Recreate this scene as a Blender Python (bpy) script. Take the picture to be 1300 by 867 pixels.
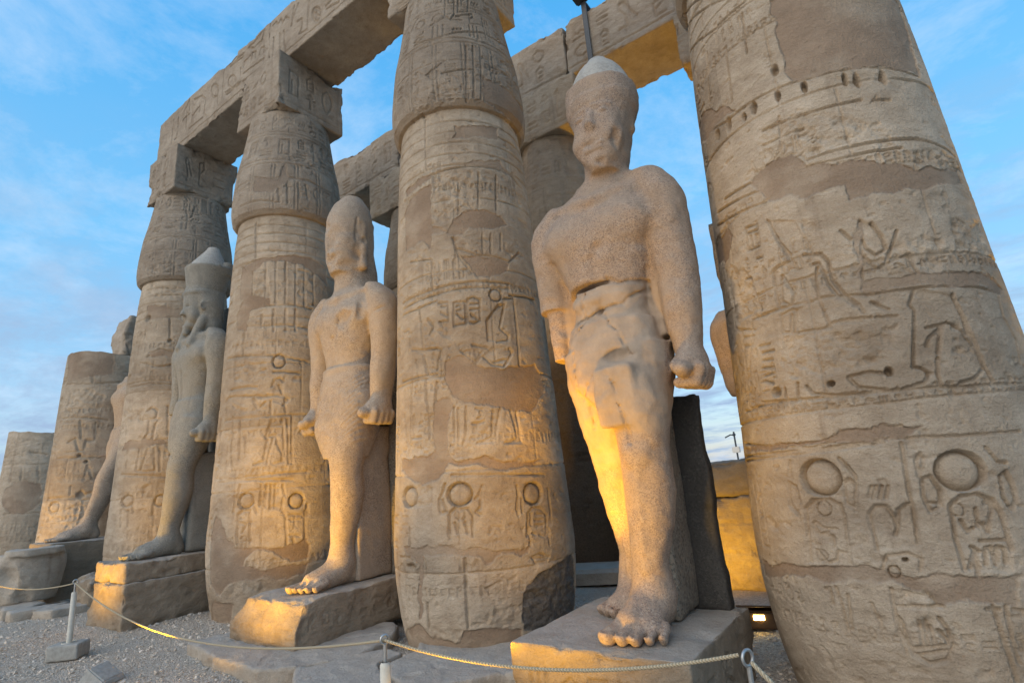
import bpy, bmesh, math
import numpy as np
from mathutils import Matrix, Vector

# ------------------------------------------------------------------ scene, camera, sky, sun, exposure
for _o in list(bpy.data.objects):
    bpy.data.objects.remove(_o)
scene = bpy.context.scene
COL = scene.collection
R = math.radians
CAM_H = 1.65
PITCH, ROLL, PHI, FPX = 0.2434, -0.0801, 0.9632, 688.73

def make_camera():
    fw = np.array([-math.cos(PHI)*math.cos(PITCH), math.sin(PHI)*math.cos(PITCH), math.sin(PITCH)])
    r0 = np.array([math.sin(PHI), math.cos(PHI), 0.0]); u0 = np.cross(r0, fw)
    r = r0*math.cos(ROLL)+u0*math.sin(ROLL); u = u0*math.cos(ROLL)-r0*math.sin(ROLL)
    cd = bpy.data.cameras.new('camera'); cd.sensor_width = 36.0; cd.lens = FPX/1300*36
    cd.clip_start = 0.05; cd.clip_end = 5000
    co = bpy.data.objects.new('camera', cd); COL.objects.link(co)
    m = Matrix(((r[0], u[0], -fw[0], 0), (r[1], u[1], -fw[1], 0), (r[2], u[2], -fw[2], CAM_H), (0, 0, 0, 1)))
    co.matrix_world = m
    scene.camera = co
make_camera()
scene.render.resolution_x = 1024; scene.render.resolution_y = 682
scene.view_settings.view_transform = 'Standard'; scene.view_settings.look = 'None'
scene.view_settings.exposure = 0.98; scene.view_settings.gamma = 1.0

SUN_EL, SUN_DIR = R(20), Vector((-0.15, -1.0, 0))     # the last glow comes from the court side
SUN_STRENGTH, SUN_ANGLE, SUN_COLOR = 1.35, R(80), (1.0, 0.79, 0.54)
SKY_STRENGTH = 0.122

def make_world():
    w = bpy.data.worlds.new('World'); scene.world = w; w.use_nodes = True
    nt = w.node_tree; nt.nodes.clear()
    N = nt.nodes.new; L = nt.links.new
    out = N('ShaderNodeOutputWorld'); bg = N('ShaderNodeBackground'); bg.inputs[1].default_value = SKY_STRENGTH
    sky = N('ShaderNodeTexSky'); sky.sky_type = 'NISHITA'; sky.sun_disc = False
    sky.sun_elevation = SUN_EL
    sky.sun_rotation = math.atan2(SUN_DIR.x, SUN_DIR.y)
    sky.air_density = 1.0; sky.dust_density = 0.6; sky.ozone_density = 1.0; sky.altitude = 80
    hsv = N('ShaderNodeHueSaturation'); hsv.inputs['Saturation'].default_value = 1.75; hsv.inputs['Value'].default_value = 1.35
    hsv.inputs['Hue'].default_value = 0.485
    L(sky.outputs[0], hsv.inputs['Color'])
    tc = N('ShaderNodeTexCoord'); sep = N('ShaderNodeSeparateXYZ'); L(tc.outputs['Generated'], sep.inputs[0])
    zz = N('ShaderNodeMath'); zz.operation = 'MAXIMUM'; zz.inputs[1].default_value = 0.0; L(sep.outputs['Z'], zz.inputs[0])
    za = N('ShaderNodeMath'); za.operation = 'ADD'; za.inputs[1].default_value = 0.16; L(zz.outputs[0], za.inputs[0])
    dx = N('ShaderNodeMath'); dx.operation = 'DIVIDE'; L(sep.outputs['X'], dx.inputs[0]); L(za.outputs[0], dx.inputs[1])
    dy = N('ShaderNodeMath'); dy.operation = 'DIVIDE'; L(sep.outputs['Y'], dy.inputs[0]); L(za.outputs[0], dy.inputs[1])
    cb = N('ShaderNodeCombineXYZ'); L(dx.outputs[0], cb.inputs[0]); L(dy.outputs[0], cb.inputs[1])
    # thin bright veil
    n1 = N('ShaderNodeTexNoise'); n1.inputs['Scale'].default_value = 2.3; n1.inputs['Detail'].default_value = 10; n1.inputs['Roughness'].default_value = 0.68; n1.inputs['Distortion'].default_value = 0.25
    L(cb.outputs[0], n1.inputs['Vector'])
    r1 = N('ShaderNodeMapRange'); r1.inputs['From Min'].default_value = 0.46; r1.inputs['From Max'].default_value = 0.72; r1.inputs['To Max'].default_value = 0.5
    L(n1.outputs['Fac'], r1.inputs['Value'])
    # lower the veil thickens towards the horizon
    gr = N('ShaderNodeValToRGB'); L(sep.outputs['Z'], gr.inputs[0])
    stops = [(0.0, (2.0, 2.35, 2.9)), (0.16, (1.8, 2.6, 3.6)), (0.40, (1.05, 2.55, 4.15)), (0.72, (0.42, 1.95, 4.0)), (1.0, (0.35, 1.75, 3.8))]
    while len(gr.color_ramp.elements) < len(stops): gr.color_ramp.elements.new(0.5)
    for e, (p_, c_) in zip(gr.color_ramp.elements, stops): e.position = p_; e.color = tuple(x/5 for x in c_)+(1,)
    sc5 = N('ShaderNodeVectorMath'); sc5.operation = 'SCALE'; sc5.inputs['Scale'].default_value = 5.0; L(gr.outputs[0], sc5.inputs[0])
    m0 = N('ShaderNodeMix'); m0.data_type = 'RGBA'; m0.inputs['Factor'].default_value = 0.87; L(hsv.outputs[0], m0.inputs['A']); L(sc5.outputs[0], m0.inputs['B'])
    m1 = N('ShaderNodeMix'); m1.data_type = 'RGBA'; L(r1.outputs[0], m1.inputs['Factor']); L(m0.outputs['Result'], m1.inputs['A'])
    m1.inputs['B'].default_value = (3.0, 3.6, 4.4, 1)
    # grey blue low cloud
    n2 = N('ShaderNodeTexNoise'); n2.inputs['Scale'].default_value = 1.9; n2.inputs['Detail'].default_value = 10; n2.inputs['Roughness'].default_value = 0.66; n2.inputs['Distortion'].default_value = 0.2
    mp = N('ShaderNodeMapping'); mp.inputs['Location'].default_value = (3.1, 1.7, 0); mp.inputs['Scale'].default_value = (1.0, 1.7, 1); mp.inputs['Rotation'].default_value = (0, 0, 0.5)
    L(cb.outputs[0], mp.inputs['Vector']); L(mp.outputs[0], n2.inputs['Vector'])
    r2 = N('ShaderNodeMapRange'); r2.inputs['From Min'].default_value = 0.44; r2.inputs['From Max'].default_value = 0.62; r2.inputs['To Max'].default_value = 0.95
    L(n2.outputs['Fac'], r2.inputs['Value'])
    h2 = N('ShaderNodeMapRange'); h2.inputs['From Min'].default_value = 0.10; h2.inputs['From Max'].default_value = 0.56; h2.inputs['To Min'].default_value = 1.0; h2.inputs['To Max'].default_value = 0.0
    L(sep.outputs['Z'], h2.inputs['Value'])
    mu = N('ShaderNodeMath'); mu.operation = 'MULTIPLY'; L(r2.outputs[0], mu.inputs[0]); L(h2.outputs[0], mu.inputs[1])
    m2 = N('ShaderNodeMix'); m2.data_type = 'RGBA'; L(mu.outputs[0], m2.inputs['Factor']); L(m1.outputs['Result'], m2.inputs['A'])
    m2.inputs['B'].default_value = (1.55, 2.15, 3.1, 1)
    L(m2.outputs['Result'], bg.inputs[0]); L(bg.outputs[0], out.inputs[0])
make_world()

def make_sun():
    ld = bpy.data.lights.new('sun', 'SUN'); ld.energy = SUN_STRENGTH; ld.angle = SUN_ANGLE; ld.color = SUN_COLOR
    o = bpy.data.objects.new('sun', ld); COL.objects.link(o)
    d = SUN_DIR.normalized()*math.cos(SUN_EL)+Vector((0, 0, math.sin(SUN_EL)))
    o.rotation_euler = d.to_track_quat('Z', 'Y').to_euler(); o.location = d*60
make_sun()

# ------------------------------------------------------------------ numpy noise
def _hash(ix, iy, iz, seed):
    h = (ix.astype(np.uint32)*np.uint32(374761393)) ^ (iy.astype(np.uint32)*np.uint32(668265263)) ^ (iz.astype(np.uint32)*np.uint32(2246822519)) ^ np.uint32((seed*3266489917) & 0xffffffff)
    h = (h ^ (h >> np.uint32(13)))*np.uint32(1274126177)
    h = (h ^ (h >> np.uint32(16)))*np.uint32(2654435761)
    return ((h >> np.uint32(8)).astype(np.float32))*np.float32(1/8388608.0)-np.float32(1.0)

def vnoise(x, y, z, seed=0):
    x, y, z = np.broadcast_arrays(np.float32(x), np.float32(y), np.float32(z))
    fx, fy, fz = np.floor(x), np.floor(y), np.floor(z)
    ix, iy, iz = fx.astype(np.int64), fy.astype(np.int64), fz.astype(np.int64)
    u, v, w = x-fx, y-fy, z-fz
    u = u*u*(3-2*u); v = v*v*(3-2*v); w = w*w*(3-2*w)
    def c(a, b, d): return _hash(ix+a, iy+b, iz+d, seed)
    x00 = c(0,0,0)*(1-u)+c(1,0,0)*u; x10 = c(0,1,0)*(1-u)+c(1,1,0)*u
    x01 = c(0,0,1)*(1-u)+c(1,0,1)*u; x11 = c(0,1,1)*(1-u)+c(1,1,1)*u
    return (x00*(1-v)+x10*v)*(1-w)+(x01*(1-v)+x11*v)*w

def fbm(x, y, z, octv=4, seed=0, gain=0.5):
    a, s, f = 1.0, 0.0, 1.0; t = 0
    for k in range(octv):
        s = s+a*vnoise(x*f, y*f, z*f, seed+k*17); t += a; a *= gain; f *= 2.03
    return s/t

def sstep(a, b, x):
    t = np.clip((x-a)/(b-a), 0, 1); return t*t*(3-2*t)

# ------------------------------------------------------------------ mesh + object helpers
def mesh_np(name, V, F, mat, parent=None, smooth=True, attrs=None):
    me = bpy.data.meshes.new(name)
    V = np.ascontiguousarray(V, np.float32); F = np.ascontiguousarray(F, np.int32); k = F.shape[1]
    me.vertices.add(len(V)); me.vertices.foreach_set('co', V.ravel())
    me.loops.add(F.size); me.loops.foreach_set('vertex_index', F.ravel())
    me.polygons.add(len(F)); me.polygons.foreach_set('loop_start', np.arange(0, F.size, k, dtype=np.int32))
    me.polygons.foreach_set('loop_total', np.full(len(F), k, np.int32))
    me.polygons.foreach_set('use_smooth', np.full(len(F), smooth, bool))
    me.update(calc_edges=True); me.validate()
    for n, a in (attrs or {}).items():
        at = me.attributes.new(n, 'FLOAT', 'POINT'); at.data.foreach_set('value', np.ascontiguousarray(a, np.float32).ravel())
    me.materials.append(mat)
    o = bpy.data.objects.new(name, me); COL.objects.link(o)
    if parent is not None: o.parent = parent
    return o

def grid_faces(nu, nv, wrap=False):
    """rows nv (slow axis), columns nu (fast)"""
    c = np.arange(nu if wrap else nu-1); r = np.arange(nv-1)
    C, Q = np.meshgrid(c, r); D = (C+1) % nu
    return np.stack([Q*nu+C, Q*nu+D, (Q+1)*nu+D, (Q+1)*nu+C], -1).reshape(-1, 4)

def thing(name, label, cat, loc=(0, 0, 0), group=None):
    o = bpy.data.objects.new(name, None); COL.objects.link(o); o.location = loc; o.empty_display_size = 0.2
    return tag(o, label, cat, group)

def tag(o, label=None, cat=None, group=None, kind=None):
    if label: o['label'] = label
    if cat: o['category'] = cat
    if group: o['group'] = group
    if kind: o['kind'] = kind
    return o

def join_parts(parts):
    Vs, Fs, n = [], [], 0
    for V, F in parts:
        Vs.append(V); Fs.append(np.asarray(F)+n); n += len(V)
    return np.concatenate(Vs), np.concatenate(Fs)

def tube_vf(P, rad, ns=10, cap=True):
    P = np.asarray(P, float); n = len(P); rad = np.broadcast_to(rad, n)
    T = np.gradient(P, axis=0); T /= np.linalg.norm(T, axis=1)[:, None]+1e-12
    ref = np.array([0, 0, 1.0]) if abs(T[0][2]) < 0.9 else np.array([1.0, 0, 0])
    V = []
    for i in range(n):
        a = np.cross(T[i], ref); a /= np.linalg.norm(a); b = np.cross(T[i], a); ref = -np.cross(T[i], a) if False else ref
        t = np.linspace(0, 2*np.pi, ns, endpoint=False)
        V.append(P[i]+rad[i]*(np.cos(t)[:, None]*a+np.sin(t)[:, None]*b))
    V = np.concatenate(V); F = grid_faces(ns, n, True)
    if cap:
        V = np.vstack([V, P[0], P[-1]]); k = np.arange(ns)
        c0, c1 = n*ns, n*ns+1
        F = np.vstack([F, np.stack([np.full(ns, c0), (k+1) % ns, k, np.full(ns, c0)], -1)[:, [0, 1, 2, 2]],
                       np.stack([np.full(ns, c1), (n-1)*ns+k, (n-1)*ns+(k+1) % ns, (n-1)*ns+(k+1) % ns], -1)])
    return V, F

# ------------------------------------------------------------------ materials
def new_mat(name):
    m = bpy.data.materials.new(name); m.use_nodes = True; nt = m.node_tree
    return m, nt, nt.nodes['Principled BSDF']

def ramp(nt, fac, stops):
    r = nt.nodes.new('ShaderNodeValToRGB'); nt.links.new(fac, r.inputs[0])
    while len(r.color_ramp.elements) < len(stops): r.color_ramp.elements.new(0.5)
    for e, (p, c) in zip(r.color_ramp.elements, stops): e.position = p; e.color = (*c, 1)
    return r.outputs[0]

def noise(nt, scale, detail=6, rough=0.6, vec=None, dist=0.0):
    n = nt.nodes.new('ShaderNodeTexNoise'); n.inputs['Scale'].default_value = scale; n.inputs['Detail'].default_value = detail
    n.inputs['Roughness'].default_value = rough; n.inputs['Distortion'].default_value = dist
    if vec is not None: nt.links.new(vec, n.inputs['Vector'])
    return n.outputs['Fac']

def mix(nt, fac, a, b, mode='MIX'):
    m = nt.nodes.new('ShaderNodeMix'); m.data_type = 'RGBA'; m.blend_type = mode
    for s, v in (('Factor', fac), ('A', a), ('B', b)):
        if isinstance(v, (int, float)): m.inputs[s].default_value = v
        elif isinstance(v, tuple): m.inputs[s].default_value = (*v, 1)
        else: nt.links.new(v, m.inputs[s])
    return m.outputs['Result']

def mrange(nt, v, a, b, c=0.0, d=1.0):
    m = nt.nodes.new('ShaderNodeMapRange'); nt.links.new(v, m.inputs['Value'])
    for k, x in zip(('From Min', 'From Max', 'To Min', 'To Max'), (a, b, c, d)): m.inputs[k].default_value = x
    return m.outputs[0]

def wpos(nt, scale=(1, 1, 1), off=(0, 0, 0)):
    g = nt.nodes.new('ShaderNodeNewGeometry'); m = nt.nodes.new('ShaderNodeMapping')
    m.inputs['Scale'].default_value = scale; m.inputs['Location'].default_value = off
    nt.links.new(g.outputs['Position'], m.inputs['Vector']); return m.outputs[0]

def bump(nt, bsdf, pairs):
    prev = None
    for h, dist, st in pairs:
        b = nt.nodes.new('ShaderNodeBump'); b.inputs['Strength'].default_value = st; b.inputs['Distance'].default_value = dist
        nt.links.new(h, b.inputs['Height'])
        if prev is not None: nt.links.new(prev, b.inputs['Normal'])
        prev = b.outputs[0]
    nt.links.new(prev, bsdf.inputs['Normal'])

def attr(nt, name):
    a = nt.nodes.new('ShaderNodeAttribute'); a.attribute_name = name; return a.outputs['Fac']

def sandstone(name, light=(0.60, 0.505, 0.395), mid=(0.44, 0.355, 0.265), deep=(0.27, 0.205, 0.145), plaster=(0.325, 0.24, 0.172), gain=1.0, dk=((0.10, 0.095, 0.088), (0.21, 0.195, 0.18))):
    m, nt, b = new_mat(name)
    g = lambda c: tuple(x*gain for x in c)
    p = wpos(nt); ps = wpos(nt, (1, 1, 1.7))
    big = noise(nt, 0.9, 5, 0.6, ps); med = noise(nt, 5.5, 7, 0.65, ps); fine = noise(nt, 42, 5, 0.7, p)
    c = ramp(nt, big, [(0.28, g(deep)), (0.45, g(mid)), (0.62, g(light))])
    c2 = ramp(nt, med, [(0.30, g(deep)), (0.5, g(mid)), (0.68, g(light))])
    c = mix(nt, 0.48, c, c2)
    vst = noise(nt, 7, 4, 0.6, wpos(nt, (1, 1, 0.12)))
    c = mix(nt, mrange(nt, vst, 0.58, 0.74, 0, 0.45), c, g((0.20, 0.145, 0.10)))
    dust = noise(nt, 2.6, 6, 0.7, wpos(nt, (1, 1, 1), (7, 3, 1)))
    c = mix(nt, mrange(nt, dust, 0.56, 0.72, 0, 0.35), c, g((0.52, 0.44, 0.35)))
    pl = ramp(nt, noise(nt, 2.2, 6, 0.6, wpos(nt, (1, 1, 1.6), (2, 9, 4))), [(0.3, g(tuple(x*0.8 for x in plaster))), (0.7, g(tuple(x*1.18 for x in plaster)))])
    pl = mix(nt, mrange(nt, noise(nt, 13, 7, 0.7, wpos(nt, (1, 1, 2.2), (5, 2, 8))), 0.4, 0.75, 0.0, 0.45), pl, g(tuple(x*0.72 for x in plaster)))
    pl = mix(nt, mrange(nt, noise(nt, 3.1, 5, 0.65, wpos(nt, (1, 1, 0.5), (1, 12, 3))), 0.55, 0.7, 0.0, 0.4), pl, g((0.44, 0.36, 0.275)))
    c = mix(nt, attr(nt, 'plaster'), c, pl)
    tn = nt.nodes.new('ShaderNodeMath'); tn.operation = 'ADD'; tn.inputs[1].default_value = 1.0; nt.links.new(attr(nt, 'tone'), tn.inputs[0])
    tv = nt.nodes.new('ShaderNodeVectorMath'); tv.operation = 'SCALE'; nt.links.new(c, tv.inputs[0]); nt.links.new(tn.outputs[0], tv.inputs['Scale']); c = tv.outputs[0]
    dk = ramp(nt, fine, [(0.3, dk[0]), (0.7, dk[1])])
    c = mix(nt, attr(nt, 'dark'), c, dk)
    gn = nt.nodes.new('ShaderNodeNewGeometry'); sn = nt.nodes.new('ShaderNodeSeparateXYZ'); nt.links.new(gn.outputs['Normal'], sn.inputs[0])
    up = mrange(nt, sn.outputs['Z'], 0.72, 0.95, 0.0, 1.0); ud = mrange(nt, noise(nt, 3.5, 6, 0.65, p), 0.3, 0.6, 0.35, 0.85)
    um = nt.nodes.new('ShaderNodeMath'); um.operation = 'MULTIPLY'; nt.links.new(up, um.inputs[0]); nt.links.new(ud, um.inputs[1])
    c = mix(nt, um.outputs[0], c, (0.50, 0.46, 0.41))                                # level faces painted paler: sky light put into the colour, with settled dust
    spk = noise(nt, 130, 3, 0.6, p)
    c = mix(nt, mrange(nt, spk, 0.3, 0.7, 0.0, 0.26), c, g((0.12, 0.09, 0.06)))
    pits = noise(nt, 26, 5, 0.75, wpos(nt, (1, 1, 1.4), (9, 1, 2)))
    c = mix(nt, mrange(nt, pits, 0.60, 0.72, 0.0, 0.5), c, g((0.16, 0.12, 0.08)))
    nt.links.new(c, b.inputs['Base Color']); b.inputs['Roughness'].default_value = 0.95; b.inputs['Specular IOR Level'].default_value = 0.12
    inv = mrange(nt, attr(nt, 'plaster'), 0, 1, 1.0, 0.25)
    mm = nt.nodes.new('ShaderNodeMath'); mm.operation = 'MULTIPLY'; nt.links.new(med, mm.inputs[0]); nt.links.new(inv, mm.inputs[1])
    bump(nt, b, [(mm.outputs[0], 0.035, 0.9), (fine, 0.018, 1.0), (noise(nt, 17, 6, 0.7, wpos(nt, (1, 1, 1.5), (4, 4, 4))), 0.02, 0.5)])
    return m

def granite(name, base, dark, light, warm, scale=70, stain=(0.3, 0.24, 0.18), gloss=0.75):
    m, nt, b = new_mat(name)
    p = wpos(nt)
    v = nt.nodes.new('ShaderNodeTexVoronoi'); v.inputs['Scale'].default_value = scale; nt.links.new(p, v.inputs['Vector'])
    cell = nt.nodes.new('ShaderNodeSeparateColor'); nt.links.new(v.outputs['Color'], cell.inputs[0])
    c = ramp(nt, cell.outputs[0], [(0.0, dark), (0.22, dark), (0.3, base), (0.62, base), (0.7, warm), (0.86, warm), (0.92, light)])
    big = noise(nt, 1.6, 6, 0.62, p)
    c = mix(nt, mrange(nt, big, 0.42, 0.66, 0.0, 0.75), c, stain)
    med = noise(nt, 9, 6, 0.65, p)
    c = mix(nt, mrange(nt, med, 0.35, 0.7, 0.35, 0.0), c, dark)
    drp = noise(nt, 6, 4, 0.6, wpos(nt, (1, 1, 0.15), (3, 1, 0)))
    c = mix(nt, mrange(nt, drp, 0.57, 0.75, 0, 0.4), c, tuple(x*0.55 for x in base))
    vein = noise(nt, 2.2, 8, 0.7, wpos(nt, (1, 1, 0.6), (5, 8, 2)), 1.2)
    c = mix(nt, mrange(nt, vein, 0.56, 0.64, 0, 0.5), c, tuple(x*0.62 for x in stain))
    cl = ramp(nt, noise(nt, 5, 7, 0.68, wpos(nt, (1, 1, 0.8), (2, 6, 1))), [(0.3, tuple(x*0.78 for x in stain)), (0.7, tuple(min(1, x*1.22) for x in stain))])
    c = mix(nt, attr(nt, 'clean'), c, cl)
    nt.links.new(c, b.inputs['Base Color']); b.inputs['Roughness'].default_value = gloss; b.inputs['Specular IOR Level'].default_value = 0.25
    fine = noise(nt, 90, 4, 0.7, p)
    bump(nt, b, [(med, 0.02, 0.4), (fine, 0.006, 0.8)])
    return m

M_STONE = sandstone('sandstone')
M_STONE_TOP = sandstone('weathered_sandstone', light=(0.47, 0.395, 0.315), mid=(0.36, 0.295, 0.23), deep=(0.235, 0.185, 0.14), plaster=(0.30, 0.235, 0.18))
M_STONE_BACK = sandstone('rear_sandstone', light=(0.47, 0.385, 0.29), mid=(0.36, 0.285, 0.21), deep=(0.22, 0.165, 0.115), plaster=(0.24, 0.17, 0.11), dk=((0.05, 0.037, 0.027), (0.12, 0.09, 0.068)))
M_DARKBASE = sandstone('shaded_sandstone', light=(0.12, 0.085, 0.06), mid=(0.08, 0.055, 0.04), deep=(0.04, 0.03, 0.022), plaster=(0.05, 0.035, 0.025))  # dark copy of the stone for the rear column's shaded foot, unused
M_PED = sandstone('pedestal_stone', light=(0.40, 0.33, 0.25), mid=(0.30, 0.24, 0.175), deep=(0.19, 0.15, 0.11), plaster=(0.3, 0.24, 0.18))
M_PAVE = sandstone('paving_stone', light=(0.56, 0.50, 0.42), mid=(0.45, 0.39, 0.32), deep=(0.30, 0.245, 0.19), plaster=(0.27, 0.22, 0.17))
M_GRAN1 = granite('speckled_granite', (0.34, 0.26, 0.20), (0.215, 0.16, 0.125), (0.43, 0.35, 0.28), (0.37, 0.27, 0.195), 120, (0.36, 0.275, 0.20))
M_GRAN2 = granite('pale_granite', (0.38, 0.31, 0.245), (0.25, 0.195, 0.15), (0.46, 0.39, 0.31), (0.41, 0.31, 0.22), 90, (0.41, 0.33, 0.25))
M_GRAN3 = granite('grey_granite', (0.265, 0.25, 0.215), (0.19, 0.18, 0.155), (0.33, 0.315, 0.275), (0.28, 0.255, 0.21), 80, (0.29, 0.265, 0.22))
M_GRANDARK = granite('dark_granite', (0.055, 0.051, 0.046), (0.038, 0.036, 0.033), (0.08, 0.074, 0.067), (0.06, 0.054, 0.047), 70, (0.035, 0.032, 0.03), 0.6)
M_WEB = granite('dusty_granite', (0.21, 0.185, 0.15), (0.10, 0.09, 0.075), (0.30, 0.27, 0.22), (0.24, 0.19, 0.14), 60, (0.21, 0.175, 0.135))
M_CAPSTONE = granite('restored_crown_stone', (0.40, 0.385, 0.35), (0.30, 0.285, 0.26), (0.46, 0.44, 0.40), (0.41, 0.38, 0.33), 60, (0.39, 0.375, 0.335))

def simple(name, col, rough=0.6, metal=0.0, var=0.25, scale=30):
    m, nt, b = new_mat(name); n = noise(nt, scale, 5, 0.6, wpos(nt))
    c = ramp(nt, n, [(0.3, tuple(x*(1-var) for x in col)), (0.7, tuple(min(1, x*(1+var)) for x in col))])
    nt.links.new(c, b.inputs['Base Color']); b.inputs['Roughness'].default_value = rough; b.inputs['Metallic'].default_value = metal
    bump(nt, b, [(n, 0.004, 0.4)]); return m
M_CONCRETE = simple('concrete', (0.33, 0.32, 0.29), 0.9, 0, 0.2, 25)
M_PAINT = simple('cream_painted_steel', (0.55, 0.53, 0.46), 0.55, 0, 0.12, 20)
M_STEEL = simple('galvanised_steel', (0.42, 0.43, 0.43), 0.4, 0.8, 0.15, 40)
M_DARKMETAL = simple('dark_steel', (0.06, 0.065, 0.07), 0.5, 0.5, 0.2, 40)
M_BROWNMETAL = simple('brown_enamelled_steel', (0.10, 0.06, 0.035), 0.6, 0.2, 0.2, 30)

def rope_mat():
    m, nt, b = new_mat('hemp_rope')
    w = nt.nodes.new('ShaderNodeTexWave'); w.inputs['Scale'].default_value = 30; w.inputs['Distortion'].default_value = 0.4
    mp = wpos(nt, (1, 1, 1)); r = nt.nodes.new('ShaderNodeMapping'); r.inputs['Rotation'].default_value = (0.3, 0.5, 0.6); nt.links.new(mp, r.inputs['Vector'])
    nt.links.new(r.outputs[0], w.inputs['Vector'])
    c = ramp(nt, w.outputs['Fac'], [(0.1, (0.32, 0.26, 0.17)), (0.7, (0.52, 0.43, 0.29))])
    nt.links.new(c, b.inputs['Base Color']); b.inputs['Roughness'].default_value = 0.9
    bump(nt, b, [(w.outputs['Fac'], 0.006, 0.8)]); return m
M_ROPE = rope_mat()

def gravel_mat(pebble=False):
    m, nt, b = new_mat('gravel_pebble' if pebble else 'gravel')
    p = wpos(nt)
    v = nt.nodes.new('ShaderNodeTexVoronoi'); v.inputs['Scale'].default_value = 55 if not pebble else 22; nt.links.new(p, v.inputs['Vector'])
    sc = nt.nodes.new('ShaderNodeSeparateColor'); nt.links.new(v.outputs['Color'], sc.inputs[0])
    c = ramp(nt, sc.outputs[0], [(0.0, (0.40, 0.335, 0.265)), (0.4, (0.55, 0.465, 0.375)), (0.75, (0.62, 0.55, 0.465)), (1.0, (0.70, 0.63, 0.55))])
    big = noise(nt, 1.1, 5, 0.6, p)
    c = mix(nt, mrange(nt, big, 0.4, 0.68, 0.0, 0.5), c, (0.56, 0.475, 0.38))
    nt.links.new(c, b.inputs['Base Color']); b.inputs['Roughness'].default_value = 0.95; b.inputs['Specular IOR Level'].default_value = 0.15
    if not pebble:
        fine = noise(nt, 60, 4, 0.7, p)
        bump(nt, b, [(mrange(nt, v.outputs['Distance'], 0, 0.7, 1, 0), 0.03, 0.9), (fine, 0.01, 0.6)])
    return m
M_GRAVEL = gravel_mat(); M_PEBBLE = gravel_mat(True)

def lamp_mat():
    m, nt, b = new_mat('lit_lamp_glass'); b.inputs['Base Color'].default_value = (1, 0.8, 0.4, 1)
    b.inputs['Emission Color'].default_value = (1.0, 0.72, 0.25, 1); b.inputs['Emission Strength'].default_value = 14
    return m
M_LAMP = lamp_mat()
# ------------------------------------------------------------------ carved surfaces
class Canvas:
    """height field over a separable grid (a along the surface, z up)"""
    def __init__(s, a, z, seed):
        s.a = np.asarray(a, np.float32); s.z = np.asarray(z, np.float32); s.seed = seed
        s.H = np.zeros((len(z), len(a)), np.float32); s.M = np.zeros_like(s.H); s.D = np.zeros_like(s.H); s.S = np.zeros_like(s.H); s.K = np.zeros_like(s.H)
    def win(s, a0, a1, z0, z1):
        i0, i1 = np.searchsorted(s.a, [a0, a1]); j0, j1 = np.searchsorted(s.z, [z0, z1])
        if i1 <= i0 or j1 <= j0: return None
        return (slice(j0, j1), slice(i0, i1)), s.a[None, i0:i1], s.z[j0:j1, None]
    def stroke(s, pts, w, d):
        for (a0, z0), (a1, z1) in zip(pts[:-1], pts[1:]):
            r = s.win(min(a0, a1)-w, max(a0, a1)+w, min(z0, z1)-w, max(z0, z1)+w)
            if r is None: continue
            sl, A, Z = r; ba, bz = a1-a0, z1-z0; L2 = ba*ba+bz*bz+1e-9
            t = np.clip(((A-a0)*ba+(Z-z0)*bz)/L2, 0, 1)
            dist = np.hypot(A-a0-t*ba, Z-z0-t*bz)
            prof = -d*(1-sstep(0.55, 1.0, dist/w))
            s.S[sl] = np.minimum(s.S[sl], prof)
    def disc(s, a0, z0, ra, rz, d):
        r = s.win(a0-ra*1.25, a0+ra*1.25, z0-rz*1.25, z0+rz*1.25)
        if r is None: return
        sl, A, Z = r; e = np.sqrt(((A-a0)/ra)**2+((Z-z0)/rz)**2)
        h = -d*np.where(e < 1, 0.12+0.88*e**5, 1-sstep(1.0, 1.10, e))
        s.K[sl] = np.minimum(s.K[sl], h*(e < 1.14))
    def hole(s, a0, z0, ra, rz, d):
        r = s.win(a0-ra*1.4, a0+ra*1.4, z0-rz*1.4, z0+rz*1.4)
        if r is None: return
        sl, A, Z = r; e = np.sqrt(((A-a0)/ra)**2+((Z-z0)/rz)**2)+0.18*vnoise(A*14, Z*14, 3.0, s.seed)
        s.K[sl] = np.minimum(s.K[sl], -d*(1-sstep(0.6, 1.1, e)))
    def poly_mask(s, pts, warp, soft, pad=0.12):
        P = np.asarray(pts, np.float32); r = s.win(P[:, 0].min()-pad, P[:, 0].max()+pad, P[:, 1].min()-pad, P[:, 1].max()+pad)
        if r is None: return None
        sl, A, Z = r
        wa = warp*fbm(A*9, Z*9, 1.3, 4, s.seed+5); wz = warp*fbm(A*9, Z*9, 8.7, 4, s.seed+9)
        X, Y = A+wa, Z+wz
        d2 = np.full(X.shape, 1e9, np.float32); ins = np.zeros(X.shape, bool); n = len(P)
        for k in range(n):
            x0, y0 = P[k]; x1, y1 = P[(k+1) % n]; ex, ey = x1-x0, y1-y0; L2 = ex*ex+ey*ey+1e-9
            t = np.clip(((X-x0)*ex+(Y-y0)*ey)/L2, 0, 1); d2 = np.minimum(d2, (X-x0-t*ex)**2+(Y-y0-t*ey)**2)
            if abs(ey) > 1e-9:
                c = ((y0 > Y) != (y1 > Y)) & (X < ex*(Y-y0)/ey+x0); ins ^= c
        sd = np.sqrt(d2)*np.where(ins, 1, -1)
        return sl, sstep(-soft, soft, sd)

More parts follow.
